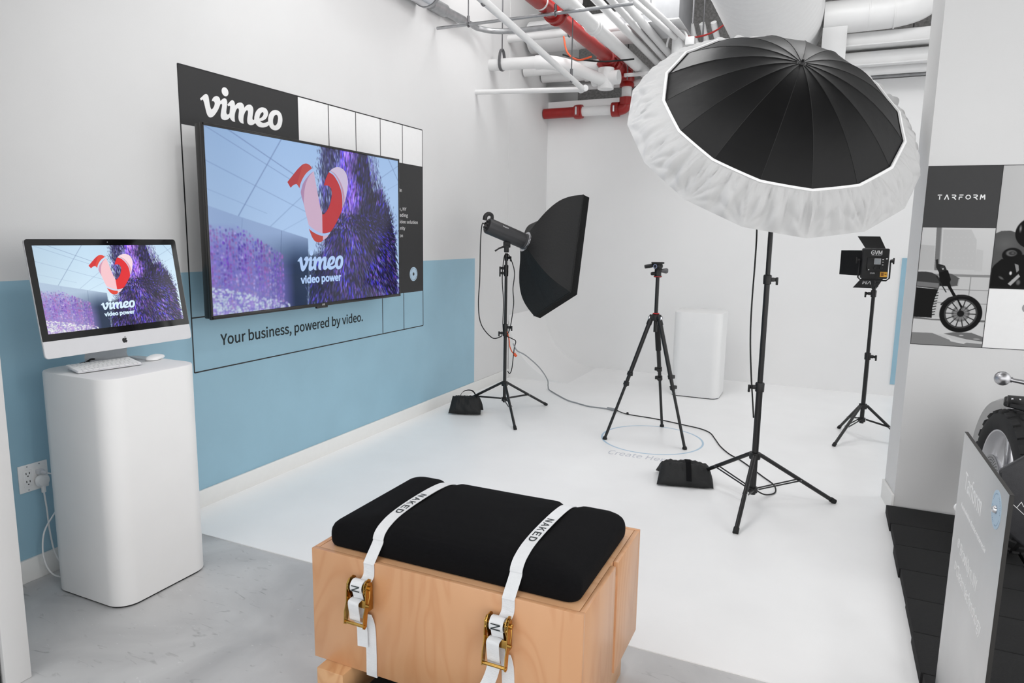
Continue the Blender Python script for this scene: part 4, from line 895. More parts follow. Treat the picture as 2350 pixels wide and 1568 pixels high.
obj('wire', MB().tube(spline([(1.43, 5.58, zb+.006), (1.535, 5.529, zb), (1.765, 5.493, zb), (1.90, 5.455, zb), (2.029, 5.409, zb), (2.16, 5.36, zb), (2.249, 5.275, zb), (2.31, 5.12, zb), (2.372, 4.95, zb), (2.45, 4.80, zb), (2.54, 4.686, zb), (2.63, 4.54, zb), (2.70, 4.42, zb), (2.775, 4.29, zb), (2.79, 4.16, zb), (2.745, 4.07, zb+.01), (2.70, 4.0, .06), (2.672, 3.945, .12)], 8), .004, 10), RUB, bc)
obj('plug', MB().tube([(1.405, 5.592, F0+.012), (1.44, 5.575, F0+.011)], [.012, .006], 12).ball((1.535, 5.529, F0+.011), .011, 12), RUB, bc)
tag(obj('power_cable', MB().tube(spline([(2.60, 3.90, 1.70), (2.613, 3.907, 1.526), (2.615, 3.908, 1.359), (2.613, 3.907, 1.125), (2.618, 3.909, .935), (2.634, 3.914, .742), (2.650, 3.92, .60), (2.661, 3.925, .50)], 8), .0042, 10), RUB),
    'black cable hanging down beside the umbrella stand column', 'cable')

# ------------------------------------------------------------------ sandbags
def sandbag(label, c, rz, L, W, H, straps):
    c = Vector(c); rot = Matrix.Rotation(R(rz), 3, 'Z'); t = thing('sandbag', label, 'sandbag', c)
    for sg in (-1, 1):
        sl = math.hypot(W*.5, H)
        def face(u, v, side, sg=sg):
            x, h = 2*u-1, v
            th = .036*((1-abs(x)**3)**.6)*((1-abs(2*h-1)**4)**.7) + .0015
            wr = .006*math.sin(9*x+4*h+sg)*math.sin(7*h+2*x)*(1-x*x) + .003*math.sin(31*x)*h
            d = V(0, -sg*W*.5, H)/sl; n_ = V(0, sg*H, W*.5)/sl
            p = V(x*L/2*(1-.16*h+.05*math.sin(3*h)*(x > 0)), sg*W*.5, .010) + d*(h*sl) + n_*(side*th + wr)
            p.z = max(.0015, p.z); return c + rot @ p
        mb = MB().grid(lambda u, v: face(u, v, 1), 34, 18).grid(lambda u, v: face(u, v, -1), 34, 18)
        bmesh.ops.remove_doubles(mb.bm, verts=mb.bm.verts, dist=.0045)
        obj('pouch', mb, NYL, t, ang=70)
    for s_ in straps:
        obj('carry_strap', ribbon(MB(), [c + rot @ Vector(p) for p in spline(s_, 6)], .03, .003, rot @ V(1, 0, 0) if abs(s_[0][0]-s_[-1][0]) < .06 else rot @ V(0, 1, 0)), FAB, t)
    return t
sandbag('black sandbag saddled on the softbox stand leg by the blue wall', (.31, 4.95, F0), 18, .27, .16, .13, [[(-.06, 0, .11), (-.035, 0, .17), (.01, 0, .195), (.06, 0, .185), (.10, 0, .12)]])
sandbag('black sandbag lying over the rear leg of the umbrella stand', (2.265, 4.13, F0), 14, .33, .26, .10, [[(.02, -.16, .055), (.02, -.08, .105), (.02, 0, .135), (.02, .10, .085)]])

# ------------------------------------------------------------------ camera tripod
TC = V(1.866, 4.945, 0)
tr = thing('camera_tripod', 'black camera tripod with pan head standing on the floor circle', 'tripod', (TC.x, TC.y, F0))
feet = [V(1.576, 4.748, F0), V(2.151, 4.774, F0), V(1.878, 5.287, F0)]
obj('spider', MB().lathe([(.016, -.035), (.034, -.03), (.038, -.008), (.036, .008), (.022, .016)], (TC.x, TC.y, .915), (0, 0, 1), 18), BLKP, tr)
obj('accent_ring', MB().lathe([(.018, 0), (.024, .001), (.024, .007), (.018, .008)], (TC.x, TC.y, .931), (0, 0, 1), 18), RED, tr, 'red ring')
obj('centre_column', MB().cyl((TC.x, TC.y, .80), (TC.x, TC.y, 1.20), .0135, 18), BLK, tr)
for k, f in enumerate(feet):
    d = (f-TC); d.z = 0; d.normalize(); q = V(-d.y, d.x, 0); p0 = TC + d*.034 + V(0, 0, .905); ax = (f-p0).normalized(); Lg = (f-p0).length
    l = obj('leg', MB().tube([p0, p0+ax*Lg*.47], .0155, 16).tube([p0+ax*Lg*.47, p0+ax*Lg*.56], .0135, 14).tube([p0+ax*Lg*.56, f+V(0, 0, .01)], .0105, 14), BLK, tr)
    obj('leg_joint', MB().tube([p0-ax*.02, p0+ax*.055], [.018, .0195], 14).cyl(p0-q*.024, p0+q*.024, .012, 12), BLKP, l)
    obj('angle_latch', MB().box(p0+d*.016+V(0, 0, -.005), (.012, .02, .03), Matrix.Rotation(math.atan2(d.y, d.x), 3, 'Z'), .002), CHROME, l, 'silver angle latch')
    if k == 2: obj('foam_grip', MB().tube([p0+ax*.06, p0+ax*.27], .021, 16), RUB, l)
    for t_ in (.455, .535):
        pc_ = p0+ax*Lg*t_; mb = MB().tube([pc_-ax*.014, pc_+ax*.014], .0205, 14); mb.box(pc_+q*.024, (.022, .022, .026), Matrix.Rotation(math.atan2(d.y, d.x), 3, 'Z'), .004)
        obj('flip_lock', mb, BLKP, l)
    obj('rubber_foot', MB().lathe([(.012, 0), (.017, .002), (.017, .010), (.012, .022)], f, (0, 0, 1), 14), RUB, l)
hd = obj('pan_head', MB().lathe([(.022, 1.195), (.028, 1.199), (.028, 1.206), (.024, 1.21), (.024, 1.248), (.02, 1.256)], (TC.x, TC.y, 0), (0, 0, 1), 18).box((TC.x, TC.y, 1.268), (.05, .045, .035), Matrix.Rotation(.4, 3, 'Z'), .006)
         .cyl((TC.x-.01, TC.y-.036, 1.275), (TC.x+.01, TC.y+.03, 1.275), .020, 16), BLKP, tr)
obj('accent_ring', MB().lathe([(.023, 0), (.0295, .001), (.0295, .004), (.023, .005)], (TC.x, TC.y, 1.1985), (0, 0, 1), 18), RED, hd, 'red ring')
obj('camera_plate', MB().box((TC.x-.004, TC.y, 1.299), (.085, .05, .012), Matrix.Rotation(.42, 3, 'Z'), .003).box((TC.x-.004, TC.y, 1.290), (.06, .045, .012), Matrix.Rotation(.42, 3, 'Z'), .002), BLKP, hd)
obj('pan_handle', MB().tube([(TC.x-.02, TC.y, 1.285), (TC.x-.045, TC.y-.02, 1.278), (TC.x-.085, TC.y-.045, 1.270)], [.010, .015, .0135], 14).tube([(TC.x, TC.y, 1.225), (TC.x-.03, TC.y-.022, 1.222), (TC.x-.042, TC.y-.03, 1.221)], [.009, .013, .010], 12), BLKP, hd)
obj('lock_knob', MB().tube([(TC.x+.02, TC.y+.008, 1.243), (TC.x+.055, TC.y+.022, 1.243), (TC.x+.066, TC.y+.026, 1.243)], [.012, .020, .014], 14), mat('grey_knob', (90, 90, 92), .4, noise=.03), hd)
obj('dial_ring', MB().lathe([(.010, 0), (.0165, 0), (.0165, .002), (.010, .002), (.010, 0)], (TC.x-.012, TC.y-.041, 1.275), V(-.3, -1, 0), 20), CHROME, hd)

# ------------------------------------------------------------------ floor marking
FF = Frame((0, 0, F0), (1, 0, 0), (0, 1, 0))
fm = thing('floor_marking', 'thin pale blue circle with faint lettering on the white floor under the tripod', 'floor marking', (1.885, 4.915, F0))
obj('circle', MB().ring((1.885, 4.915), .372, .358, FF, .0006, .0001, 96), PALEBLUE, fm)
text('floor_lettering', 'Create Here', FF, 1.687, 4.432, .43, .085, mat('pale_grey_vinyl', (196, 198, 206), .5, noise=.02), fm, .0005, .0001)

# ------------------------------------------------------------------ square LED light panel
lp = thing('video_light', 'square black video light panel with barn doors on the right-hand stand', 'video light', (3.275, 5.60, 1.14))
LN = V(.10, -.995, 0).normalized(); LX = V(0, 0, 1).cross(LN).normalized()*-1
LX = V(-LN.y, LN.x, 0); LX = LX if LX.x > 0 else -LX
LO_ = V(3.278, 5.60, 1.317); LF = Frame(LO_, LX, (0, 0, 1)); LF.n = LN
LR = Matrix.Rotation(math.atan2(LX.y, LX.x), 3, 'Z')
hx, hz = .088, .108
obj('housing', MB().box(LO_ - LN*.02, (2*hx, .05, 2*hz), LR, .010, 3), BLKP, lp)
bk = obj('control_box', MB().box(LO_ + LN*.012 + LX*.012 + V(0, 0, -.006), (.135, .03, .095), LR, .004), BLKP, lp)
CF = Frame(LO_ + LN*.0275, LX, (0, 0, 1)); CF.n = LN
obj('display', MB().rect(-.008, .028, -.002, .034, CF, .0012), LCD, bk)
obj('display_frame', MB().poly([[(-.011, -.005), (.031, -.005), (.031, .037), (-.011, .037)], [(-.008, -.002), (.028, -.002), (.028, .034), (-.008, .034)]], CF, .0016), CHROME, bk)
for x in (-.003, .036): obj('dial', MB().lathe([(.011, 0), (.010, .012), (.006, .014)], CF.p(x, -.03, 0), LN, 16), BLK, bk)
mb = MB()
for z in (.028, .010, -.010): mb.rect(.040, .049, z, z+.004, CF, .0008)
mb.ring((.068, .036), .005, 0, CF, .0008, 0, 12).ring((-.042, -.044), .004, 0, CF, .0008, 0, 12)
obj('markings', mb, WPL, bk)
HF = Frame(LO_ + LN*.0052, LX, (0, 0, 1)); HF.n = LN
text('label_lettering', 'GVM', HF, -.032, .064, .07, .028, WPL, lp, .0008, 0, bold=.02)
text('label_lettering', 'Great Video Maker', HF, -.027, .056, .062, .0035, WPL, lp, .0008, 0)
text('label_lettering', 'GVM', HF, -.028, -.075, .03, .011, WPL, lp, .0008, 0)
yl = obj('label', MB().rect(.037, .083, -.094, -.058, HF, .0008), YEL, lp, 'yellow label on the lower right corner')
obj('label_print', MB().rect(.043, .060, -.088, -.064, HF, .0005, .0008).rect(.066, .079, -.079, -.072, HF, .0005, .0008), mat('label_print', (150, 96, 30), .5, noise=.02), yl)
FB = LO_ - LN*.045
def door(name, pts, label=None):
    mb = MB().add(pts, [(0, 1, 2, 3)]); bmesh.ops.solidify(mb.bm, geom=list(mb.bm.faces), thickness=.002); return obj(name, mb, BLK, lp, label)
Z_ = V(0, 0, 1); DD = -LN
door('barn_door', [FB-LX*hx*.98+Z_*hz*.85, FB-LX*hx*.98-Z_*hz*.85, FB-LX*(hx+.128)+DD*.06-Z_*hz*.82, FB-LX*(hx+.128)+DD*.06+Z_*hz*.82])
door('barn_door', [FB+LX*hx-Z_*hz*.85, FB+LX*hx+Z_*hz*.85, FB+LX*(hx+.022)+DD*.14+Z_*hz*.95, FB+LX*(hx+.022)+DD*.14-Z_*hz*.95])
door('barn_door', [FB-LX*hx*.75+Z_*hz, FB+LX*hx*.75+Z_*hz, FB+LX*hx*.45+DD*.10+Z_*(hz+.085), FB-LX*hx*1.25+DD*.10+Z_*(hz+.085)])
bd = door('barn_door', [FB+LX*hx*.78-Z_*hz, FB-LX*hx*.82-Z_*hz, FB-LX*hx*1.28+DD*.10-Z_*(hz+.078), FB+LX*hx*.55+DD*.10-Z_*(hz+.078)], 'lower barn door with upside-down lettering')
dv = (DD*.10 - Z_*.078).normalized(); bf = Frame(FB - LX*.0 - Z_*hz + dv*.075, -LX, -dv); 
text('label_lettering', 'GVM', Frame(FB + LX*.028 - Z_*hz + dv*.035 + LN*.002, -LX, dv), 0, 0, .085, .04, WPL, bd, .0008, .001)
mb = MB()
yk = [LO_-LX*(hx+.012)+Z_*.02, LO_-LX*(hx+.014)-Z_*(hz-.005), LO_-LX*(hx-.005)-Z_*(hz+.013), LO_+LX*(hx-.005)-Z_*(hz+.013), LO_+LX*(hx+.014)-Z_*(hz-.005), LO_+LX*(hx+.012)+Z_*.02]
mb.tube([p-LN*.015 for p in yk], .0055, 10)
obj('yoke', mb, BLK, lp)
for sg in (-1, 1): obj('yoke_knob', MB().tube([LO_+LX*sg*(hx+.01)+Z_*.02-LN*.015, LO_+LX*sg*(hx+.03)+Z_*.02-LN*.015], [.010, .014], 12).box(LO_+LX*sg*(hx+.032)+Z_*.02-LN*.015, (.01, .012, .045), LR, .003), BLKP, lp)
obj('stand_adapter', MB().tube([LO_-Z_*(hz+.014)-LN*.015, V(3.287, 5.61, 1.135)], [.014, .016], 14).box(V(3.295, 5.592, 1.165), (.03, .02, .03), LR, .003), BLKP, lp)

# ================================================================== BIG UMBRELLA
ub = thing('studio_umbrella', 'huge black studio umbrella with a white elasticated diffuser cover', 'umbrella', (2.646, 3.963, 1.5))
UCn = V(2.646, 3.963, 2.037); ua = V(-.344, .643, -.685).normalized(); ue1 = ua.cross(V(0, 0, 1)).normalized(); ue2 = ue1.cross(ua)
UR, UH, PH0 = .755, .399, 2.325
def upt(phi, r, off=0.0, chord=1.0, flat=0.0):
    """point on the back of the dome: r = 0 apex, 1 rim; panels are stretched straight between 16 ribs"""
    k = (phi-PH0)/(PI/8); dl = (k-math.floor(k)-.5)*PI/8
    f = math.cos(PI/16)/math.cos(dl)
    q = 1 + (f-1)*chord; mid = 1-(2*dl/(PI/8))**2
    d = ue1*math.cos(phi) + ue2*math.sin(phi)
    h = UH*(1-r**2.07) - .0035*mid*math.sin(PI*min(1, r))
    nr = (d*(2*UH*r/UR) - ua).normalized()
    return UCn + d*(UR*r*q) - ua*h + nr*off
RS = .80
def canopy(u, v): return upt(PH0 + 2*PI*u, .02 + .985*v - .005*v, 0.0)
obj('canopy', MB().grid(canopy, 16*8, 22, True), UMB, ub, ang=9)
mb = MB()
for k in range(16):
    mb.tube([upt(PH0+k*PI/8, .03+.97*j/14, .0004) for j in range(15)], .0014, 6)
obj('panel_seams', mb, mat('black_seam', (14, 14, 15), .6, noise=.05), ub)
for k in range(16):
    obj('rib', MB().tube([upt(PH0+k*PI/8, .04+.955*j/10, -.010) for j in range(11)], .0032, 6), ROD, ub)
obj('apex_cap', MB().lathe([(.018, -.004), (.014, .004), (.007, .009), (.006, .018), (.003, .02)], UCn - ua*UH, -ua, 16), BLKP, ub)
obj('shaft', MB().tube([UCn - ua*(UH-.01), UCn + ua*.22], .005, 10), CHROME, ub)
obj('mount_bracket', MB().box((2.676, 3.94, 2.03), (.05, .05, .09), None, .006), BLKP, ub)
rn = random.Random(11)
WV = [(rn.uniform(40, 150), rn.uniform(0, 6.28), rn.uniform(.4, 1)) for _ in range(7)]
WL = [(rn.uniform(9, 30), rn.uniform(0, 6.28), rn.uniform(.5, 1)) for _ in range(5)]
def sock(u, v):
    phi = PH0 + 2*PI*u; r = 1.004 - v*(1.004-RS); k = (phi-PH0)/(PI/8); fr_ = k-math.floor(k); tip = math.exp(-(min(fr_, 1-fr_)/.16)**2)
    sk = .55*math.sin(PI*v)*(fr_-.5)*PI/8*(1-v)              # folds lean in towards the rib tips
    fine = sum(a*math.sin(w*2*(phi)+p) for w, p, a in WV)/5
    lng = sum(a*abs(math.sin((w*(phi+sk))+p))**.6 for w, p, a in WL)/4 - .6
    pin = math.sin(fr_*2*PI*3 + 2*math.sin(5*phi))*(1-tip)
    off = .007 + .016*math.sin(PI*v) + .011*fine*v**1.3*(1 if v < .95 else .1) + .056*lng*math.sin(PI*v)**.8 + .020*pin*math.sin(PI*v)*(1-v) - .022*tip*math.sin(PI*v)*(1-v)
    fan = math.atan2(min(fr_, 1-fr_)*2, v*1.2+.02)            # creases fan out from each rib tip
    off += .013*(abs(math.sin(fan*(6+1.5*math.sin(math.floor(k)*2.1)) + math.floor(k)*1.7))**.7 - .5)*math.sin(PI*min(1, v*1.02))**.6
    return upt(phi, r, max(off, .0045), .97)
obj('diffuser_back', MB().grid(sock, 16*40, 26, True), DIFF, ub, ang=80)
mb = MB(); n_ = 16*12
vs, fs = [], []
for i in range(n_):
    phi = PH0 + 2*PI*i/n_
    for r, o in ((RS+.004, .014), (RS-.008, .011), (RS-.008, .003), (RS+.004, .004)): vs.append(upt(phi, r, o, 1.0))
for i in range(n_):
    j = (i+1) % n_
    for k in range(4): fs.append((i*4+k, i*4+(k+1) % 4, j*4+(k+1) % 4, j*4+k))
obj('elastic_band', mb.add(vs, fs), mat('white_elastic', (246, 246, 246), .7, noise=.01), ub, 'white elastic hem of the diffuser')
def front(u, v):
    phi = PH0 + 2*PI*u; r = 1-v; k = (phi-PH0)/(PI/8); dl = (k-math.floor(k)-.5)*PI/8; f = math.cos(PI/16)/math.cos(dl)
    d = ue1*math.cos(phi)+ue2*math.sin(phi); mid = 1-(2*dl/(PI/8))**2
    return UCn + d*(UR*1.004*(r+.0001)*(1+(f-1)*.9)) + ua*(.012*min(1, v*12) + .055*(1-r**2.0) - .010*mid*math.sin(PI*min(1, v*3))*(v < .33))
obj('diffuser_front', MB().grid(front, 16*10, 20, True), DIFF, ub, ang=80)

# ================================================================== PILLAR GRAPHIC
pg = thing('wall_graphic', 'grey motorcycle photographs and charcoal name block on the right-hand wall', 'wall graphic', PF.p(.3, .9))
obj('header_panel', MB().rect(-.028, .297, 1.549, 1.854, PF, .0006), BLACKV, pg, 'charcoal block with spaced white capitals')
obj('blank_panel', MB().rect(.297, .90, .943, 1.248, PF, .0004), WHITEV, pg)
mb = MB()
def ln(s0, s1, z0, z1): mb.rect(s0, s1, z0, z1, PF, .0012)
ln(-.029, .9, 1.8525, 1.8555); ln(-.029, .9, .9415, .9445); ln(.2955, .2985, .943, 1.854); ln(.297, .9, 1.2465, 1.2495); ln(-.029, -.0265, .943, 1.854); ln(-.029, .297, 1.548, 1.5505)
obj('grid_lines', mb, LINEV, pg)
# spaced stencil capitals
mb = MB(); LH = .0245; lw = .0048; SK = [0]
def stroke(p, q, w=lw):
    SK[0] += 1; p, q = Vector(p), Vector(q); d = (q-p).normalized()*w/2; n = Vector((-d.y, d.x)); mb.poly([[tuple(p-n), tuple(q-n), tuple(q+n), tuple(p+n)]], PF, .0006 + .00006*(SK[0] % 4), .0007)
bx, bz, st_ = .0255, 1.688, .0345
for i, ch in enumerate('TARFORM'):
    x0 = bx + i*.0313; W_ = .0195; S = lambda a, b: (x0+a*W_, bz+b*LH)
    if ch == 'T': stroke(S(0, .92), S(1, .92)); stroke(S(.5, 0), S(.5, .72))
    if ch == 'A': stroke(S(.02, 0), S(.5, 1)); stroke(S(.98, 0), S(.5, 1))
    if ch == 'R': stroke(S(0, .92), S(.75, .92)); stroke(S(.75, .95), S(.95, .7)); stroke(S(.95, .72), S(.62, .46)); stroke(S(.1, .46), S(.66, .46)); stroke(S(.5, .4), S(1, 0))
    if ch == 'F': stroke(S(.1, .92), S(1, .92)); stroke(S(.1, .5), S(.8, .5)); stroke(S(.12, 0), S(.12, .5))
    if ch == 'O': mb.ring((x0+.5*W_, bz+.5*LH), .0118, .0074, PF, .0006, .0007, 28)
    if ch == 'M': stroke(S(.02, 0), S(.12, 1)); stroke(S(.12, 1), S(.5, .35)); stroke(S(.5, .35), S(.9, 1)); stroke(S(.9, 1), S(1.0, 0))
obj('name_lettering', mb, WHITEV, pg)
PHM = colour_attr_mat('printed_photograph', 0, (.84, .84, .84), .7)
PHM.node_tree.nodes['Principled BSDF'].inputs['Specular IOR Level'].default_value = 0.15
def q1(s, z): return ((s+.027)/.3225, (1.5475-z)/.603)
P1 = Pic(190, 356, (206, 206, 206), 3); m1 = lambda l: [q1(*p) for p in l]
P1.a = np.array([224, 224, 224.])*(1-P1.v[..., None]*.12)
P1.poly(m1([[-.03, 1.30], [.30, 1.30], [.30, .94], [-.03, .94]]), (212, 212, 212))
P1.poly(m1([[0.068, 1.537], [0.192, 1.538], [0.22, 1.486], [0.229, 1.336], [0.078, 1.338]]), (206, 206, 206)); P1.poly(m1([[0.225, 1.441], [0.254, 1.435], [0.259, 1.33], [0.224, 1.329]]), (208, 208, 208))
for i in range(7):
    for j in range(5): P1.spot(q1(.09+.02*i, 1.36+.035*j), .006, .006, (214, 214, 214), .7)
P1.poly(m1([[-.03, 1.46], [.037, 1.455], [.045, 1.33], [-.03, 1.33]]), (200, 200, 200))
P1.poly(m1([[0.037, 1.55], [0.058, 1.55], [0.066, 1.33], [0.046, 1.33]]), (128, 128, 128)); P1.line(q1(.060, 1.548), q1(.067, 1.34), .003, (170, 170, 170))
P1.poly(m1([[-.03, 1.312], [0.301, 1.313], [0.301, 1.300], [-.03, 1.300]]), (150, 150, 150))
for a, b in (((.213, 1.30), (.213, 1.21)), ((.054, 1.234), (.305, 1.234)), ((.054, 1.165), (.305, 1.165)), ((.12, 1.3), (.12, 1.23))): P1.line(q1(*a), q1(*b), .003, (150, 150, 150))
P1.poly(m1([[-.03, 1.09], [.31, 1.082], [.31, 1.0], [-.03, 1.0]]), (222, 222, 222)); P1.poly(m1([[-.03, 1.088], [0.062, 1.079], [0.304, 1.083], [0.305, 1.073], [0.062, 1.072], [-.03, 1.077]]), (120, 120, 120))
P1.poly(m1([[-.03, 1.004], [0.069, 1.005], [0.143, 0.976], [0.226, 0.964], [0.31, 0.959], [0.31, 0.94], [-.03, 0.94]]), (140, 140, 140))
P1.poly(m1([[0.119, 1.005], [0.163, 1.014], [0.244, 1.016], [0.301, 0.995], [0.304, 0.972], [0.225, 0.981]]), (120, 120, 120))
P1.poly(m1([[0.123, 1.002], [0.16, 0.977], [0.226, 0.964], [0.215, 0.956], [0.156, 0.966]]), (222, 222, 222)); P1.spot(q1(.20, 1.0), .02, .006, (215, 215, 215), .8); P1.spot(q1(.27, .985), .03, .006, (205, 205, 205), .7)
# wheel, drawn dark with a pale centre, spokes and disc
wc = q1(.186, 1.112); ry_ = .0985/.603; rx_ = .097/.603
P1.spot(wc, rx_, ry_, (16, 16, 16), 1, .03); P1.spot(wc, rx_*.78, ry_*.78, (70, 70, 70), 1, .03); P1.spot(wc, rx_*.70, ry_*.70, (205, 205, 205), 1, .04)
for k in range(14):
    a = k*PI/7; P1.line(wc, (wc[0]+rx_/P1.asp*.7*math.cos(a), wc[1]+ry_*.7*math.sin(a)), .004, (40, 40, 40))
P1.spot(wc, rx_*.44, ry_*.44, (60, 60, 60), .55, .1); P1.spot(wc, rx_*.34, ry_*.34, (150, 150, 150), .6, .1); P1.spot(wc, rx_*.18, ry_*.18, (25, 25, 25), 1, .2)
for l, c in (([[-.03, 1.24], [0.074, 1.232], [0.063, 1.189], [0.056, 1.135], [0.058, 1.084], [-.03, 1.087]], (22, 22, 22)), ([[-.03, 1.321], [0.009, 1.322], [0.039, 1.317], [0.067, 1.301], [0.085, 1.271], [0.074, 1.234], [-.03, 1.244]], (66, 66, 66)),
             ([[-.03, 1.271], [0.074, 1.264], [0.074, 1.240], [-.03, 1.248]], (128, 128, 128)), ([[0.098, 1.319], [0.128, 1.313], [0.165, 1.291], [0.16, 1.254], [0.128, 1.249], [0.104, 1.258]], (96, 96, 96)),
             ([[0.066, 1.331], [0.108, 1.332], [0.126, 1.285], [0.118, 1.25], [0.08, 1.25]], (18, 18, 18)), ([[0.073, 1.331], [0.1, 1.332], [0.131, 1.246], [0.191, 1.148], [0.182, 1.12], [0.159, 1.173], [0.124, 1.232], [0.085, 1.298]], (16, 16, 16)),
             ([[0.153, 1.176], [0.164, 1.18], [0.183, 1.141], [0.175, 1.127]], (190, 190, 190)), ([[0.048, 1.384], [0.059, 1.387], [0.061, 1.364], [0.092, 1.355], [0.103, 1.332], [0.069, 1.318], [0.054, 1.344]], (40, 40, 40)),
             ([[0.09, 1.157], [0.122, 1.192], [0.167, 1.209], [0.217, 1.206], [0.218, 1.197], [0.168, 1.199], [0.129, 1.182], [0.094, 1.15]], (36, 36, 36)), ([[.16, 1.29], [.165, 1.29], [.162, 1.256], [.157, 1.256]], (190, 190, 190))):
    P1.poly(m1(l), c)
for k in range(9): P1.line(q1(.056+.001*k, 1.10+.014*k), q1(.068+.001*k, 1.103+.014*k), .004, (30, 30, 30))
P1.spot(q1(.082, 1.345), .018, .014, (60, 60, 60), 1); P1.spot(q1(.085, 1.338), .008, .008, (210, 210, 210), 1); P1.line(q1(.06, 1.30), q1(.11, 1.22), .004, (40, 40, 40))
P1.mesh('photo_print', PF, -.0265, .2955, .9445, 1.548, PHM, pg, .0006)
def q2(s, z): return ((s-.2985)/.6, (1.8525-z)/.603)
P2 = Pic(240, 241, (210, 210, 210), 3); m2 = lambda l: [q2(*p) for p in l]
P2.a = np.array([206, 206, 206.]) + P2.u[..., None]*20
P2.poly(m2([[0.298, 1.52], [0.322, 1.533], [0.361, 1.535], [0.42, 1.515], [.9, 1.55], [.9, 1.2], [.298, 1.2]]), (92, 92, 92))
P2.spot(q2(.345, 1.47), .10, .08, (118, 118, 118), .6, 1)
P2.spot(q2(.46, 1.525), .132, .132, (16, 16, 16), 1, .04); P2.spot(q2(.402, 1.545), .012, .04, (180, 180, 180), .8, .8)
P2.spot(q2(.38, 1.415), .075, .062, (16, 16, 16), 1, .1); P2.spot(q2(.376, 1.424), .045, .030, (112, 112, 112), 1, .3); P2.spot(q2(.380, 1.424), .030, .019, (60, 60, 60), 1, .3); P2.spot(q2(.382, 1.425), .014, .010, (96, 96, 96), 1, .5)
P2.poly(m2([[0.30, 1.345], [0.309, 1.364], [0.337, 1.394], [0.376, 1.392], [0.43, 1.419], [.9, 1.43], [.9, 1.2], [0.298, 1.2]]), (18, 18, 18))
P2.spot(q2(.345, 1.345), .05, .04, (20, 20, 20), 1, .4); P2.poly(m2([[0.376, 1.272], [0.417, 1.322], [0.425, 1.310], [0.389, 1.262]]), (186, 186, 186)); P2.poly(m2([[0.395, 1.373], [0.412, 1.367], [0.417, 1.341], [0.408, 1.328]]), (150, 150, 150))
P2.spot(q2(.383, 1.325), .012, .02, (235, 235, 235), 1, .5); P2.spot(q2(.345, 1.30), .03, .012, (120, 120, 120), .8, .6, .6); P2.spot(q2(.42, 1.28), .02, .03, (130, 130, 130), .8, .6)
P2.poly(m2([[.298, 1.262], [.36, 1.255], [.9, 1.29], [.9, 1.2], [.298, 1.2]]), (24, 24, 24))
P2.mesh('photo_print', PF, .2985, .8985, 1.2495, 1.8525, PHM, pg, .0006)
obj('printed_badge', MB().ring((.475, 1.155), .026, 0, PF, .0006, .0006, 32), mat('grey_print', (150, 150, 152), .5, noise=.05), pg)

# ================================================================== RUBBER TILES
ordn = ['first', 'second', 'third', 'fourth', 'fifth', 'sixth', 'seventh', 'eighth', 'ninth', 'tenth']
for i in range(10):
    y1 = 4.125 - .272*i; y0 = y1 - .2695
    jt = (0, .006, -.003, .004, .001, -.004, .003, 0, .005, -.002)[i]
    for j, (x0, x1) in enumerate(((3.36+jt, 3.868+jt), (3.886, 4.392))):
        yy = y1 + (.05 if j else 0)
        o = obj('rubber_tile', MB().b(x0, x1, y0 + (.05 if j else 0), yy, 0.0042 if x0 < 5 else 0, .05 + .0012*((i*3+j) % 3), .003), mat('rubber_crumb', (17, 17, 18), .92, noise=.35, nscale=160, bump=.5, bscale=420), None)
        tag(o, '%s black rubber tile from the right-hand wall, in the row %s' % (ordn[i], 'along the white floor edge' if j == 0 else 'under the motorcycle'), 'floor tile', 'black rubber platform tiles')

# ================================================================== METAL SIGN
XS = 3.39
sg = thing('sign_panel', 'tall brushed steel sign with white lettering and a pale blue disc at right', 'sign', (XS, 2.15, .052))
obj('plate', MB().b(XS, XS+.009, 1.854, 2.437, .054, .90, .001), mat('brushed_steel', (214, 214, 214), .4, .85, noise=.06, nscale=3, bump=.08, bscale=40, aniso=(1, .6, 30)), sg)
obj('dark_edge', MB().b(XS-.0002, XS+.0092, 1.8525, 1.854, .054, .9005).b(XS, XS+.0092, 1.8525, 2.437, .90, .9012), mat('edge_shade_paint', (38, 36, 34), .5, noise=.05), sg, 'plate edge darkened to show shade')  # shade of the plate's edges put in as dark strips
SF = Frame((XS, 0, 0), (0, -1, 0), (0, 0, 1))
text('name_lettering', 'Tarform', SF, -2.347, .752, .237, .050, WHITEV, sg, .0006, 0)
text('tagline_lettering', 'A sustainable electric motorcycle', SF, -2.362, .690, .352, .013, WHITEV, sg, .0006, 0)
text('place_lettering', 'Brooklyn, NY', SF, -2.300, .562, .25, .034, WHITEV, sg, .0006, 0)
text('field_lettering', 'Clean technology', SF, -2.315, .490, .358, .034, WHITEV, sg, .0006, 0)
mb = MB().ring((-2.334, .582), .014, .011, SF, .0006, 0, 24).ring((-2.334, .585), .005, 0.003, SF, .0006, 0, 16)
mb.poly([[(-2.352, .495), (-2.336, .495), (-2.326, .507), (-2.336, .519), (-2.352, .519)], [(-2.349, .498), (-2.349, .516), (-2.338, .516), (-2.330, .507), (-2.338, .498)]], SF, .0006)
obj('icons', mb, WHITEV, sg)
dz_ = obj('blue_disc', MB().ring((-1.952, .829), .048, .0105, SF, .001, 0), PALEBLUE, sg, 'pale blue disc')
mb = MB()
for k in range(44):
    a = 2*PI*k/44
    if k % 11 < 9: mb.ring((-1.952+.039*math.cos(a), .829+.039*math.sin(a)), .0017, 0, SF, .0004, .001, 6)
obj('disc_lettering', mb, mat('blue_grey_print', (140, 165, 186), .5, noise=.02), dz_)
obj('centre_knob', MB().lathe([(.0095, 0), (.0095, .004), (.007, .009), (.002, .011)], (XS, 1.952, .829), (-1, 0, 0), 18), CHROME, dz_)
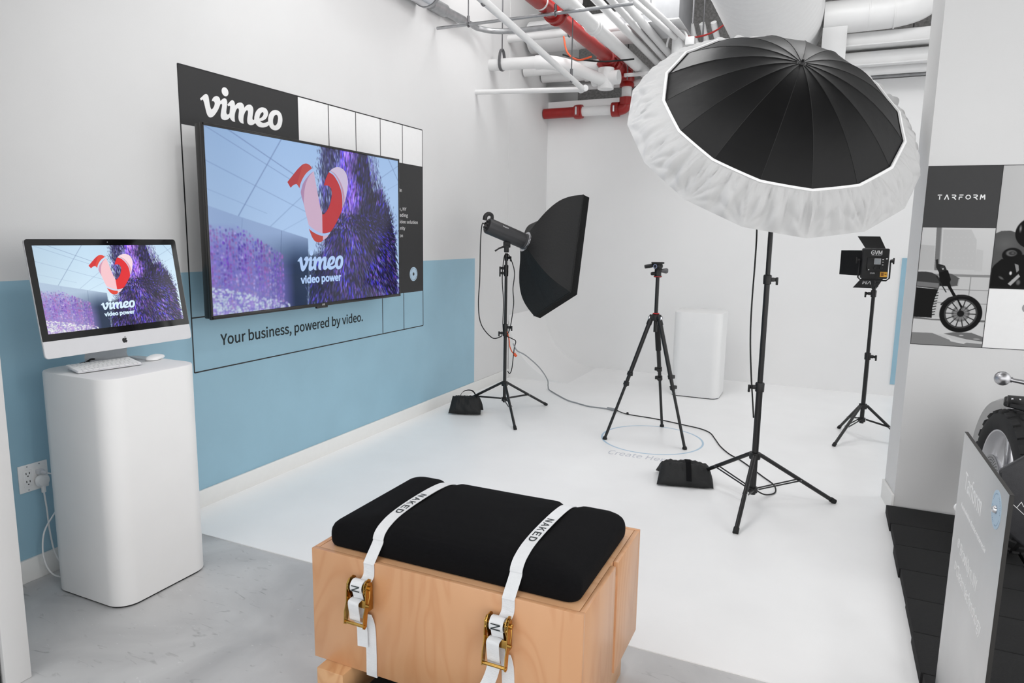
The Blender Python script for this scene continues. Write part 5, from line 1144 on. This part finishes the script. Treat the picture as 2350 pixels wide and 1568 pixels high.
obj('standoff', MB().cyl((XS+.012, 2.437, .65), (XS+.012, 2.455, .65), .011, 14).cyl((XS+.012, 2.45, .65), (XS+.012, 2.462, .65), .014, 14), WPL, sg)
obj('foot', MB().b(XS+.009, XS+.12, 1.95, 2.34, .0525, .06, .001), BLK, sg)

# ================================================================== MOTORCYCLE (only its rear end is in view)
mc = thing('motorcycle', 'motorcycle rear with knobbly tyre and dark panel behind the steel sign', 'motorcycle', (3.82, 3.7, .051))
WC = V(3.815, 3.755, .385); wb = R(6); WD = V(math.sin(wb), -math.cos(wb), 0); WX = V(-math.cos(wb), -math.sin(wb), 0)
tp_ = [(.222, -.048), (.232, -.058), (.262, -.066), (.295, -.064), (.315, -.050), (.322, -.02), (.323, 0), (.322, .02), (.315, .050), (.295, .064), (.262, .066), (.232, .058), (.222, .048), (.222, -.048)]
ty = obj('tyre', MB().lathe(tp_, WC, WX, 64), TYRE, mc)
mb = MB(); rn = random.Random(2)
for k in range(26):
    for j, h in enumerate((-.046, -.001, .044)):
        a = 2*PI*(k+.5*(j % 2))/26; d = WD*math.cos(a) + V(0, 0, 1)*math.sin(a); tt = -WD*math.sin(a) + V(0, 0, 1)*math.cos(a)
        Mr = Matrix((tt, WX, d)).transposed(); tilt = Matrix.Rotation(h*-9, 3, tt)
        mb.box(WC + d*(.322 - abs(h)*.14) + WX*h, (.042, .030, .020), tilt @ Mr, .003)
obj('tread_blocks', mb, TYRE, ty)
obj('rim', MB().lathe([(.208, -.03), (.224, -.055), (.233, -.057), (.234, -.045), (.234, .045), (.233, .057), (.224, .055), (.208, .03), (.200, .0), (.208, -.03)], WC, WX, 64), SILVER, mc)
for k in range(5):
    a = 2*PI*k/5 + .42; d = WD*math.cos(a) + V(0, 0, 1)*math.sin(a); tt = -WD*math.sin(a) + V(0, 0, 1)*math.cos(a)
    obj('spoke', MB().box(WC + d*.118 + WX*.012, (.034, .030, .165), Matrix((tt, WX, d)).transposed(), .006), CHROME, mc)
obj('hub', MB().lathe([(.02, -.07), (.045, -.06), (.045, .06), (.02, .07)], WC, WX, 24), ALU, mc)
bd_ = obj('brake_disc', MB().lathe([(.060, .074), (.112, .074), (.112, .079), (.060, .079), (.060, .074)], WC, WX, 40), ALU, mc)
mb = MB()
for k in range(36):
    for q, ph in ((.075, 0), (.087, .5), (.099, 0)):
        a = 2*PI*(k+ph)/36; c = WC + (WD*math.cos(a)+V(0, 0, 1)*math.sin(a))*q; mb.cyl(c+WX*.0785, c+WX*.0797, .0028, 8)
obj('disc_holes', mb, BLKP, bd_)
hc = V(3.735, 3.45, .455)
obj('cover_disc', MB().lathe([(.062, 0), (.062, .006), (.056, .010), (.01, .011)], hc, WX, 32), SILVER, mc, 'round silver cover with stamped marks')
obj('swing_arm', MB().tube([WC + WX*.095 + V(0, 0, -.02), WC + WX*.09 + WD*.15 + V(0, 0, .02), hc - WX*.02, hc - WX*.04 + WD*.3], .022, 14), ALU, mc)
obj('axle', MB().tube([WC - WX*.11, WC + WX*.11], .012, 12).tube([WC + WX*.10, WC + WX*.115], .02, 12), CHROME, mc)
fen = [WC + (WD*math.cos(a)+V(0, 0, 1)*math.sin(a))*.378 + WX*.01 for a in [R(100+4.5*k) for k in range(20)]]
fd = MB(); vs, fs = [], []
for p in fen:
    d = (p-WC).normalized()
    for sx, so in ((-.05, -.012), (-.03, 0), (.03, 0), (.055, -.014)): vs.append(p + WX*sx + d*so)
for i in range(len(fen)-1):
    for k in range(3): fs.append((i*4+k, i*4+k+1, (i+1)*4+k+1, (i+1)*4+k))
fd.add(vs, fs); bmesh.ops.solidify(fd.bm, geom=list(fd.bm.faces), thickness=.004)
obj('mudguard', fd, WPL, mc, 'white curved mudguard')
tb = WC + V(0, 0, 1)*.345 - WD*.02
mb = MB().tube([fen[0] + WX*.02, tb + WX*.045 + V(0, 0, .012), tb - WX*.02 + WD*.10 + V(0, 0, .01)], [.012, .014, .014], 10)
mb.box(tb + WX*.005 + WD*.02 + V(0, 0, .030), (.085, .02, .05), Matrix.Rotation(.1, 3, 'Z'), .002)
br = obj('tail_bracket', mb, BLK, mc)
mb = MB()
for k in range(3): c = tb + WX*(.035-.03*k) + WD*.031 + V(0, 0, .042); mb.ball(c, .0055, 10)
obj('rivet', mb, CHROME, br)
obj('bar', MB().tube([(3.728, 3.6, .884), (3.80, 3.6, .874), (3.90, 3.6, .866), (4.10, 3.55, .87)], [.0085, .0105, .0115, .0115], 12), ALU, mc)
obj('bar_end', MB().ball((3.706, 3.6, .886), .0315, 24).cyl((3.725, 3.6, .885), (3.742, 3.6, .883), .0125, 12), ALU, mc, 'brushed ball bar end')
pan = [(3.713, .700), (3.617, .617), (3.645, .545), (3.648, .40), (3.735, .325), (4.15, .30), (4.15, .73), (3.80, .77)]
vs = [V(x, 3.05 + .10*(x-3.6), z) for x, z in pan] + [V(x+.01, 3.10 + .10*(x-3.6), z-.005) for x, z in pan]; n = len(pan)
mb = MB().add(vs, [tuple(range(n)), tuple(range(2*n-1, n-1, -1))] + [(i, n+i, n+(i+1) % n, (i+1) % n) for i in range(n)], False)
bmesh.ops.bevel(mb.bm, geom=list(mb.bm.edges), offset=.01, segments=3, profile=.5, affect='EDGES')
sp_ = obj('side_panel', mb, LEATHER, mc, 'dark leather-like side panel with a scratched line drawing')
sf = lambda x, z: V(x, 3.05 + .10*(x-3.6) - .0012, z)
mb = MB()
for a, b in (((3.655, .515), (3.75, .43)), ((3.665, .505), (3.672, .535)), ((3.69, .483), (3.703, .508)), ((3.703, .508), (3.712, .49)), ((3.73, .448), (3.742, .478)), ((3.655, .51), (3.66, .50))): mb.tube([sf(*a), sf(*b)], .0012, 6)
obj('line_drawing', mb, WHITEV, sp_)
obj('footrest', MB().tube([(3.66, 3.12, .385), (3.60, 3.12, .372)], [.014, .016], 10), RUB, mc)
obj('paddock_stand', MB().tube([WC + WX*.13 + V(0, 0, .0), V(WC.x-.16, WC.y-.05, .065), V(WC.x+.16, WC.y-.05, .065), WC - WX*.13], .012, 10), BLK, mc)

# ================================================================== CEILING SERVICES
def pipe(name, label, cat, pts, r, m=PIPEW, group=None, n=16, couple=(), parent=None):
    o = obj(name, MB().tube(pts, r, n), m, parent)
    return o if parent else tag(o, label, cat, group)
def pipe_thing(name, label, cat, pts, r, couplings=(), m=PIPEW, cm=None, group=None, hang=()):
    """a pipe with collars at given points and hanger rods up to the ceiling"""
    t = thing(name, label, cat, pts[0], group)
    obj('tube', MB().tube(pts, r, 18), m, t)
    for c, d in couplings:
        d = Vector(d).normalized(); obj('coupling', MB().lathe([(r, -.05), (r*1.22, -.048), (r*1.22, -.02), (r*1.12, -.015), (r*1.12, .015), (r*1.22, .02), (r*1.22, .048), (r, .05)], c, d, 18), cm or m, t)
    for c in hang:
        c = Vector(c); obj('hanger', MB().cyl(c + V(0, 0, r+.03), (c.x, c.y, 4.2), .005, 8).tube([c + V(0, math.sin(a)*(r+.006), math.cos(a)*(r+.006)) if abs(pts[1][0]-pts[0][0]) > abs(pts[1][1]-pts[0][1]) else c + V(math.sin(a)*(r+.006), 0, math.cos(a)*(r+.006)) for a in np.linspace(0, 2*PI, 20)], .005, 6).cyl(c+V(0, 0, r), c+V(0, 0, r+.05), .012, 8), ROD, t)
    return t
pipe_thing('ceiling_pipe', 'slim white pipe from the left wall bending towards the viewer under the ceiling', 'pipe',
           [(0, 5.681, 2.735), (.5, 5.681, 2.712), (.985, 5.681, 2.69), (1.005, 5.67, 2.689), (1.012, 5.65, 2.689), (1.21, 3.44, 2.70), (1.28, 2.6, 2.705)], .0215, [((1.008, 5.672, 2.69), (1, -1, 0))], hang=[(1.045, 5.28, 2.69), (1.21, 3.44, 2.70)])
t = thing('ceiling_pipe', 'thick white drain pipe from the left wall with an angled elbow', 'pipe', (0, 5.963, 3.026))
obj('tube', MB().tube(spline([(0, 5.963, 3.026), (.40, 5.963, 3.015), (.52, 5.963, 3.01), (.62, 6.0, 3.0), (.70, 6.10, 2.995), (.80, 6.28, 2.97), (.93, 6.55, 2.93)], 5), .052, 20), PIPEW, t)
obj('elbow', MB().tube(spline([(.46, 5.963, 3.012), (.55, 5.968, 3.008), (.64, 6.02, 2.999), (.71, 6.12, 2.993), (.76, 6.21, 2.98)], 5), .060, 20), PIPEW, t)
obj('end_fitting', MB().tube([(.93, 6.55, 2.86), (.93, 6.55, 3.05)], .075, 18).tube([(.80, 6.56, 2.96), (1.06, 6.54, 2.96)], .065, 16), PIPEW, t)
obj('hanger', MB().cyl((.12, 5.963, 3.16), (.12, 5.963, 4.2), .006, 8).tube([(.12, 5.963+math.sin(a)*.058, 3.026+math.cos(a)*(.058 if math.cos(a) < 0 else .13)) for a in np.linspace(0, 2*PI, 24)], .006, 6, flat=2.5), ROD, t)
pipe_thing('conduit_rail', 'thin grey rail from the left wall crossing above the slim white pipe', 'rail', [(0.02, 4.975, 3.086), (1.6, 4.975, 3.086)], .012, m=GALV, hang=[(.30, 4.975, 3.086), (1.02, 4.975, 3.086)])
t = thing('metal_conduit', 'bent shiny steel conduit curving out from the top of the left wall', 'conduit', (.08, 4.9, 3.2))
obj('tube', MB().tube(spline([(0.031, 4.962, 3.24), (0.064, 5.377, 3.24), (0.065, 5.533, 3.24), (0.085, 5.596, 3.24), (0.167, 5.703, 3.24), (0.372, 5.763, 3.24), (0.811, 5.764, 3.24), (0.975, 5.767, 3.24)], 8), .0235, 16), GALV, t)
obj('coupling', MB().cyl((.040, 5.08, 3.24), (.056, 5.34, 3.24), .036, 16).cyl((.032, 4.86, 3.24), (.038, 5.06, 3.24), .05, 16), GALV, t)
t = thing('flexible_duct', 'shiny flexible duct end in the hole at the top of the left wall', 'duct', (.05, 4.70, 3.25))
mb = MB(); pr = []
for k in range(40): pr.append((.11 + (.006 if k % 2 else 0), k*.008))
mb.lathe(pr, (.10, 4.36, 3.27), (0, 1, 0), 28); obj('hose', mb, CHROME, t)
obj('rim', MB().lathe([(.10, 0), (.122, .002), (.122, .03), (.10, .032), (.10, 0)], (.10, 4.675, 3.27), (0, 1, 0), 28), GALV, t)
pipe_thing('ceiling_pipe', 'white pipe from the left wall just behind the shiny conduit', 'pipe', [(0, 6.354, 3.352), (1.15, 6.354, 3.352)], .035, hang=[(.62, 6.354, 3.352)])
pipe_thing('ceiling_pipe', 'long white pipe behind the thick drain pipe', 'pipe', [(.02, 6.71, 3.126), (.86, 6.71, 3.126)], .05, [((.5, 6.71, 3.126), (1, 0, 0))])
pipe_thing('ceiling_pipe', 'white pipe low behind the slim pipe, near the corner of the studio', 'pipe', [(.02, 7.20, 3.175), (.4, 7.20, 3.165), (.86, 7.20, 3.16)], .06, [((.55, 7.20, 3.165), (1, 0, 0))])
pipe_thing('ceiling_pipe', 'white pipe just above the top edge of the back wall', 'pipe', [(.0, 7.36, 3.075), (2.6, 7.36, 3.075)], .036)
t = thing('air_duct', 'large round white duct running across the ceiling behind the red pipe', 'duct', (0.3, 6.9, 3.55))
obj('tube', MB().tube([(.05, 6.80, 3.47), (.6, 6.80, 3.47), (1.15, 6.80, 3.47)], .15, 28), PIPEW, t)
obj('seam_ring', MB().lathe([(.15, -.01), (.156, -.008), (.156, .008), (.15, .01)], (.55, 6.80, 3.47), (1, 0, 0), 28), PIPEW, t)
t = thing('air_duct', 'large white duct running towards the viewer at the top left of the pipes', 'duct', (.5, 4.4, 3.62))
obj('tube', MB().tube([(.62, 3.6, 3.62), (.62, 6.35, 3.62)], .13, 28), PIPEW, t)
obj('seam_ring', MB().lathe([(.13, -.01), (.136, -.008), (.136, .008), (.13, .01)], (.62, 5.35, 3.62), (0, 1, 0), 28), PIPEW, t)
# red sprinkler main and its drop
t = thing('sprinkler_pipe', 'thick red sprinkler pipe with clamped couplings running towards the back wall', 'pipe', (.93, 4.0, 3.155))
obj('tube', MB().tube([(.93, 3.2, 3.155), (.93, 7.20, 3.155)], .057, 24), PIPER, t)
obj('elbow', MB().tube(spline([(.93, 7.12, 3.155), (.93, 7.23, 3.165), (.93, 7.275, 3.14), (.93, 7.285, 3.08)], 6), .064, 20), PIPER, t)
for y in (5.20, 6.60, 6.78, 7.10):
    c = obj('coupling', MB().lathe([(.056, -.06), (.078, -.058), (.08, -.03), (.07, -.022), (.07, .022), (.08, .03), (.078, .058), (.056, .06)], (.93, y, 3.155), (0, 1, 0), 22), PIPER, t)
    obj('bolt', MB().cyl((.93-.085, y-.05, 3.155), (.93-.085, y+.05, 3.155), .014, 8).cyl((.93+.085, y-.05, 3.155), (.93+.085, y+.05, 3.155), .014, 8), PIPER, c)
obj('branch_flange', MB().lathe([(.05, 0), (.10, .01), (.115, .04), (.115, .07), (.10, .08), (.06, .085)], (.93, 6.68, 3.12), V(-.55, .1, -.8), 22).tube([(.90, 6.69, 3.07), (.93, 6.68, 3.155)], .06, 16), PIPER, t)
obj('paint_band', MB().lathe([(.057, -.012), (.0585, -.011), (.0585, .011), (.057, .012)], (.93, 4.9, 3.155), (0, 1, 0), 22), PIPEW, t)
obj('hanger', MB().cyl((.93, 5.6, 3.22), (.93, 5.6, 4.2), .006, 8).cyl((.93, 6.9, 3.22), (.93, 6.9, 4.2), .006, 8), ROD, t)
t = thing('sprinkler_pipe', 'white upright drop pipe with red clamps below the end of the red main', 'pipe', (.93, 7.285, 2.804))
obj('tube', MB().tube([(.93, 7.285, 3.10), (.93, 7.285, 2.86)], .052, 20), PIPEW, t)
obj('coupling', MB().lathe([(.054, -.05), (.075, -.048), (.075, -.02), (.064, 0), (.075, .02), (.075, .048), (.054, .05)], (.93, 7.285, 3.07), (0, 0, 1), 20), PIPER, t)
obj('coupling', MB().lathe([(.054, -.04), (.072, -.038), (.072, .038), (.054, .04)], (.93, 7.285, 2.88), (0, 0, 1), 20), PIPER, t)
t = thing('sprinkler_pipe', 'low pipe on the back wall, red at the left end and white beyond its clamp', 'pipe', (0, 7.285, 2.804))
obj('red_tube', MB().cyl((0.012, 7.285, 2.804), (.42, 7.285, 2.804), .054, 22), PIPER, t)
obj('white_tube', MB().cyl((.42, 7.285, 2.804), (.82, 7.285, 2.804), .05, 22), PIPEW, t)
c = obj('coupling', MB().lathe([(.054, -.045), (.07, -.043), (.074, -.02), (.074, .02), (.07, .043), (.05, .045)], (.41, 7.285, 2.804), (1, 0, 0), 22).box((.41, 7.21, 2.80), (.06, .03, .09), None, .004), PIPER, t)
obj('bolt', MB().cyl((.41, 7.19, 2.84), (.41, 7.19, 2.76), .012, 8), CHROME, c)
obj('elbow', MB().tube(spline([(.80, 7.285, 2.804), (.88, 7.285, 2.806), (.92, 7.285, 2.83), (.93, 7.285, 2.87)], 5), .06, 18).lathe([(.05, -.04), (.074, -.038), (.074, .038), (.05, .04)], (.82, 7.285, 2.804), (1, 0, 0), 20), PIPER, t)
obj('bolt', MB().cyl((.82, 7.20, 2.83), (.82, 7.20, 2.77), .012, 8), CHROME, t)
# white lines beside the red main
pipe_thing('ceiling_pipe', 'thick white pipe directly right of the red sprinkler pipe', 'pipe', [(1.10, 3.2, 3.155), (1.115, 7.9, 3.155)], .056, [((1.105, 5.6, 3.155), (0, 1, 0))])
for i, (x, z, r, lb) in enumerate(((1.235, 3.24, .032, 'first'), (1.325, 3.25, .026, 'second'), (1.40, 3.26, .034, 'third'))):
    pipe_thing('ceiling_conduit', '%s slim white conduit right of the thick white pipe, running to the back wall' % lb, 'conduit', [(x, 3.4, z), (x, 7.9, z)], r)
for i in range(4):
    x = 1.62+.10*i
    pipe('bent_conduit', 'bent white conduit %s below the grey metal box' % ('at far left', 'left of centre', 'right of centre', 'at far right')[i], 'conduit', spline([(x-.05, 6.70, 3.40), (x-.035, 6.78, 3.32), (x-.01, 6.88, 3.23), (x, 7.0, 3.18), (x+.05, 7.36, 3.13), (x+.10, 7.9, 3.12)], 6), .027)
t = thing('strut_bracket', 'white strut trapeze holding the pipes near the end of the red main', 'bracket', (1.2, 6.9, 3.12))
obj('bar', MB().b(.98, 1.50, 6.98, 7.02, 3.06, 3.09, .002), PIPEW, t)
obj('rod', MB().cyl((1.46, 7.0, 3.03), (1.46, 7.0, 4.2), .006, 8).cyl((1.01, 7.0, 3.03), (1.01, 7.0, 4.2), .006, 8), ROD, t)
t = thing('strut_bracket', 'white strut bar lying across the slim white conduits in front of the grey metal box', 'bracket', (1.3, 5.9, 3.3))
obj('bar', MB().b(1.16, 1.52, 5.88, 5.92, 3.296, 3.325, .002), PIPEW, t)
obj('rod', MB().cyl((1.49, 5.9, 3.32), (1.49, 5.9, 4.2), .006, 8), ROD, t)
t = thing('air_handler', 'grey sheet metal box unit hanging from the ceiling', 'air handling unit', (1.33, 6.2, 3.3))
obj('casing', MB().b(1.17, 1.68, 6.12, 6.66, 3.302, 3.62, .004), HVAC, t)
obj('bottom_pan', MB().b(1.168, 1.682, 6.118, 6.662, 3.292, 3.303, .002), BOXL, t, 'lighter underside')
obj('rod', MB().cyl((1.2, 6.15, 3.6), (1.2, 6.15, 4.2), .005, 8).cyl((1.66, 6.15, 3.6), (1.66, 6.15, 4.2), .005, 8), ROD, t)
for i, (x, lb) in enumerate(((1.56, 'left'), (1.63, 'right'))):
    pipe_thing('ceiling_conduit', '%s conduit of the white pair crossing in front of the grey metal box' % lb, 'conduit', [(x-.16, 4.2, 3.22), (x, 6.0, 3.22), (x+.10, 7.2, 3.22)], .022)
t = thing('junction_box', 'white round junction can with fittings at the upper left of the umbrella', 'junction box', (1.61, 6.45, 3.07))
obj('can', MB().lathe([(.0, -.09), (.05, -.09), (.05, .06), (.042, .065), (.0, .065)], (1.61, 6.45, 3.16), (0, 0, 1), 20), PIPEW, t)
obj('hoop', MB().tube([(1.61+.095*math.cos(a), 6.45, 3.16+.14*math.sin(a)) for a in np.linspace(0, PI, 16)], .010, 8), PIPEW, t)
obj('fitting', MB().box((1.61+.11, 6.45, 3.16+.03), (.08, .07, .07), None, .006).tube([(1.61+.14, 6.45, 3.16), (1.61+.20, 6.45, 3.16-.12)], .015, 10), PIPEW, t)
t = thing('main_duct', 'very large round white ribbed duct above the umbrella', 'duct', (2.37, 3.6, 3.45))
pr = []
for k in range(150): pr.append((.405 + (.0035 if k % 5 == 0 else 0), k*.026))
obj('tube', MB().lathe(pr, (2.36, 3.35, 3.46), V(.004, 1, 0), 64), mat('duct_wrap', (228, 228, 228), .55, noise=.02), t)
obj('label_tape', MB().tube([(2.30, 5.0, 3.052), (2.52, 4.98, 3.086)], .006, 6, flat=.3), BLKP, t)
pipe('red_cable', 'thin red cable sagging between the grey metal box and the large duct', 'cable', spline([(1.62, 6.5, 3.27), (1.75, 6.5, 3.235), (1.90, 6.5, 3.26), (2.02, 6.5, 3.33)], 8), .008, PIPER, None, 8)
pipe('black_cable', 'black cable drooping behind the red sprinkler pipe', 'cable', spline([(.62, 6.2, 3.12), (.8, 6.25, 3.07), (1.0, 6.3, 3.05), (1.25, 6.35, 3.06)], 8), .008, RUB, None, 8)
pipe('orange_cable', 'orange cable looping down behind the red sprinkler pipe', 'cable', spline([(.70, 6.0, 3.22), (.74, 6.0, 3.08), (.84, 6.0, 3.01), (.96, 6.02, 3.03)], 8), .008, ORANGE, None, 8)
pipe('suspension_rod', 'thin steel rod hanging between the grey metal box and the large duct', 'rod', [(1.80, 6.6, 3.05), (1.80, 6.6, 4.2)], .007, ROD, None, 8)
pipe('suspension_rod', 'thin steel rod hanging close left of the large duct', 'rod', [(1.84, 5.9, 3.18), (1.84, 5.9, 4.2)], .007, ROD, None, 8)
# right-hand beams and ducts seen between umbrella and pillar
tag(obj('duct_box', MB().b(2.775, 2.97, 6.85, 7.3, 2.96, 3.30, .004), PIPEW), 'square white duct box right of the large duct above the umbrella', 'duct')
t = thing('air_duct', 'white duct with a rounded elbow high between umbrella and pillar', 'duct', (2.9, 6.9, 3.4))
obj('tube', MB().tube(spline([(2.78, 6.95, 3.40), (3.1, 6.95, 3.40), (3.35, 6.95, 3.41), (3.52, 6.95, 3.46), (3.62, 6.95, 3.60), (3.66, 6.95, 3.9)], 6), .135, 28), PIPEW, t)
for x in (3.13, 3.32): obj('seam_ring', MB().lathe([(.135, -.006), (.139, -.005), (.139, .005), (.135, .006)], (x, 6.95, 3.403), (1, 0, .02), 28), PIPEW, t)
tag(obj('sprinkler_branch', MB().tube([(2.7, 6.4, 3.42), (4.2, 6.4, 3.42)], .028, 14).lathe([(.028, -.04), (.044, -.038), (.044, .038), (.028, .04)], (3.02, 6.4, 3.42), (1, 0, 0), 14), PIPEW), 'white sprinkler branch pipe above the rounded duct elbow', 'pipe')
for i, (z0, z1, y, lb) in enumerate(((3.165, 3.27, 7.0, 'highest'), (3.02, 3.13, 7.1, 'middle'))):
    tag(obj('ceiling_beam', MB().b(2.85, 4.4, y, y+.16, z0, z1, .01).b(2.85, 4.4, y-.03, y+.19, z0-.012, z0, .002), PIPEW), '%s white steel beam between umbrella and pillar' % lb, 'beam')
pipe_thing('ceiling_pipe', 'white pipe below the beams, crossing from umbrella to pillar', 'pipe', [(2.99, 7.2, 2.985), (4.4, 7.2, 2.985)], .042)
tag(obj('cable_tray', MB().b(2.8, 4.4, 7.36, 7.44, 2.955, 2.975, .002), GALV), 'grey tray along the top of the back wall right of the umbrella', 'cable tray')
pipe('flexible_conduit', 'dark ribbed flexible hose slanting beside the umbrella top', 'conduit', spline([(2.90, 7.6, 3.00), (3.05, 7.6, 3.09), (3.25, 7.6, 3.14)], 8), [.030+.003*(k % 2) for k in range(17)], ROD, None, 12)
pipe('suspension_rod', 'short dark hook rod at the right end of the beams by the pillar', 'rod', [(3.50, 7.3, 3.02), (3.50, 7.3, 4.2)], .007, ROD, None, 8)

# ------------------------------------------------------------------ repeats share a group
GROUPS = {'light_stand': 'black light stands', 'tie_down_strap': 'white straps round the chest', 'ratchet_buckle': 'ratchet buckles on the chest', 'sandbag': 'black sandbags on the stands',
          'pedestal': 'white round-cornered pedestals', 'ceiling_pipe': 'white ceiling pipes', 'ceiling_conduit': 'slim white ceiling conduits', 'bent_conduit': 'bent white conduits',
          'sprinkler_pipe': 'red and white sprinkler pipes', 'air_duct': 'white air ducts', 'suspension_rod': 'thin ceiling rods', 'ceiling_beam': 'white ceiling beams', 'strut_bracket': 'white strut brackets'}
for o in list(COL.objects):
    base = o.name.split('.')[0]
    if o.parent is None and base in GROUPS: o['group'] = GROUPS[base]
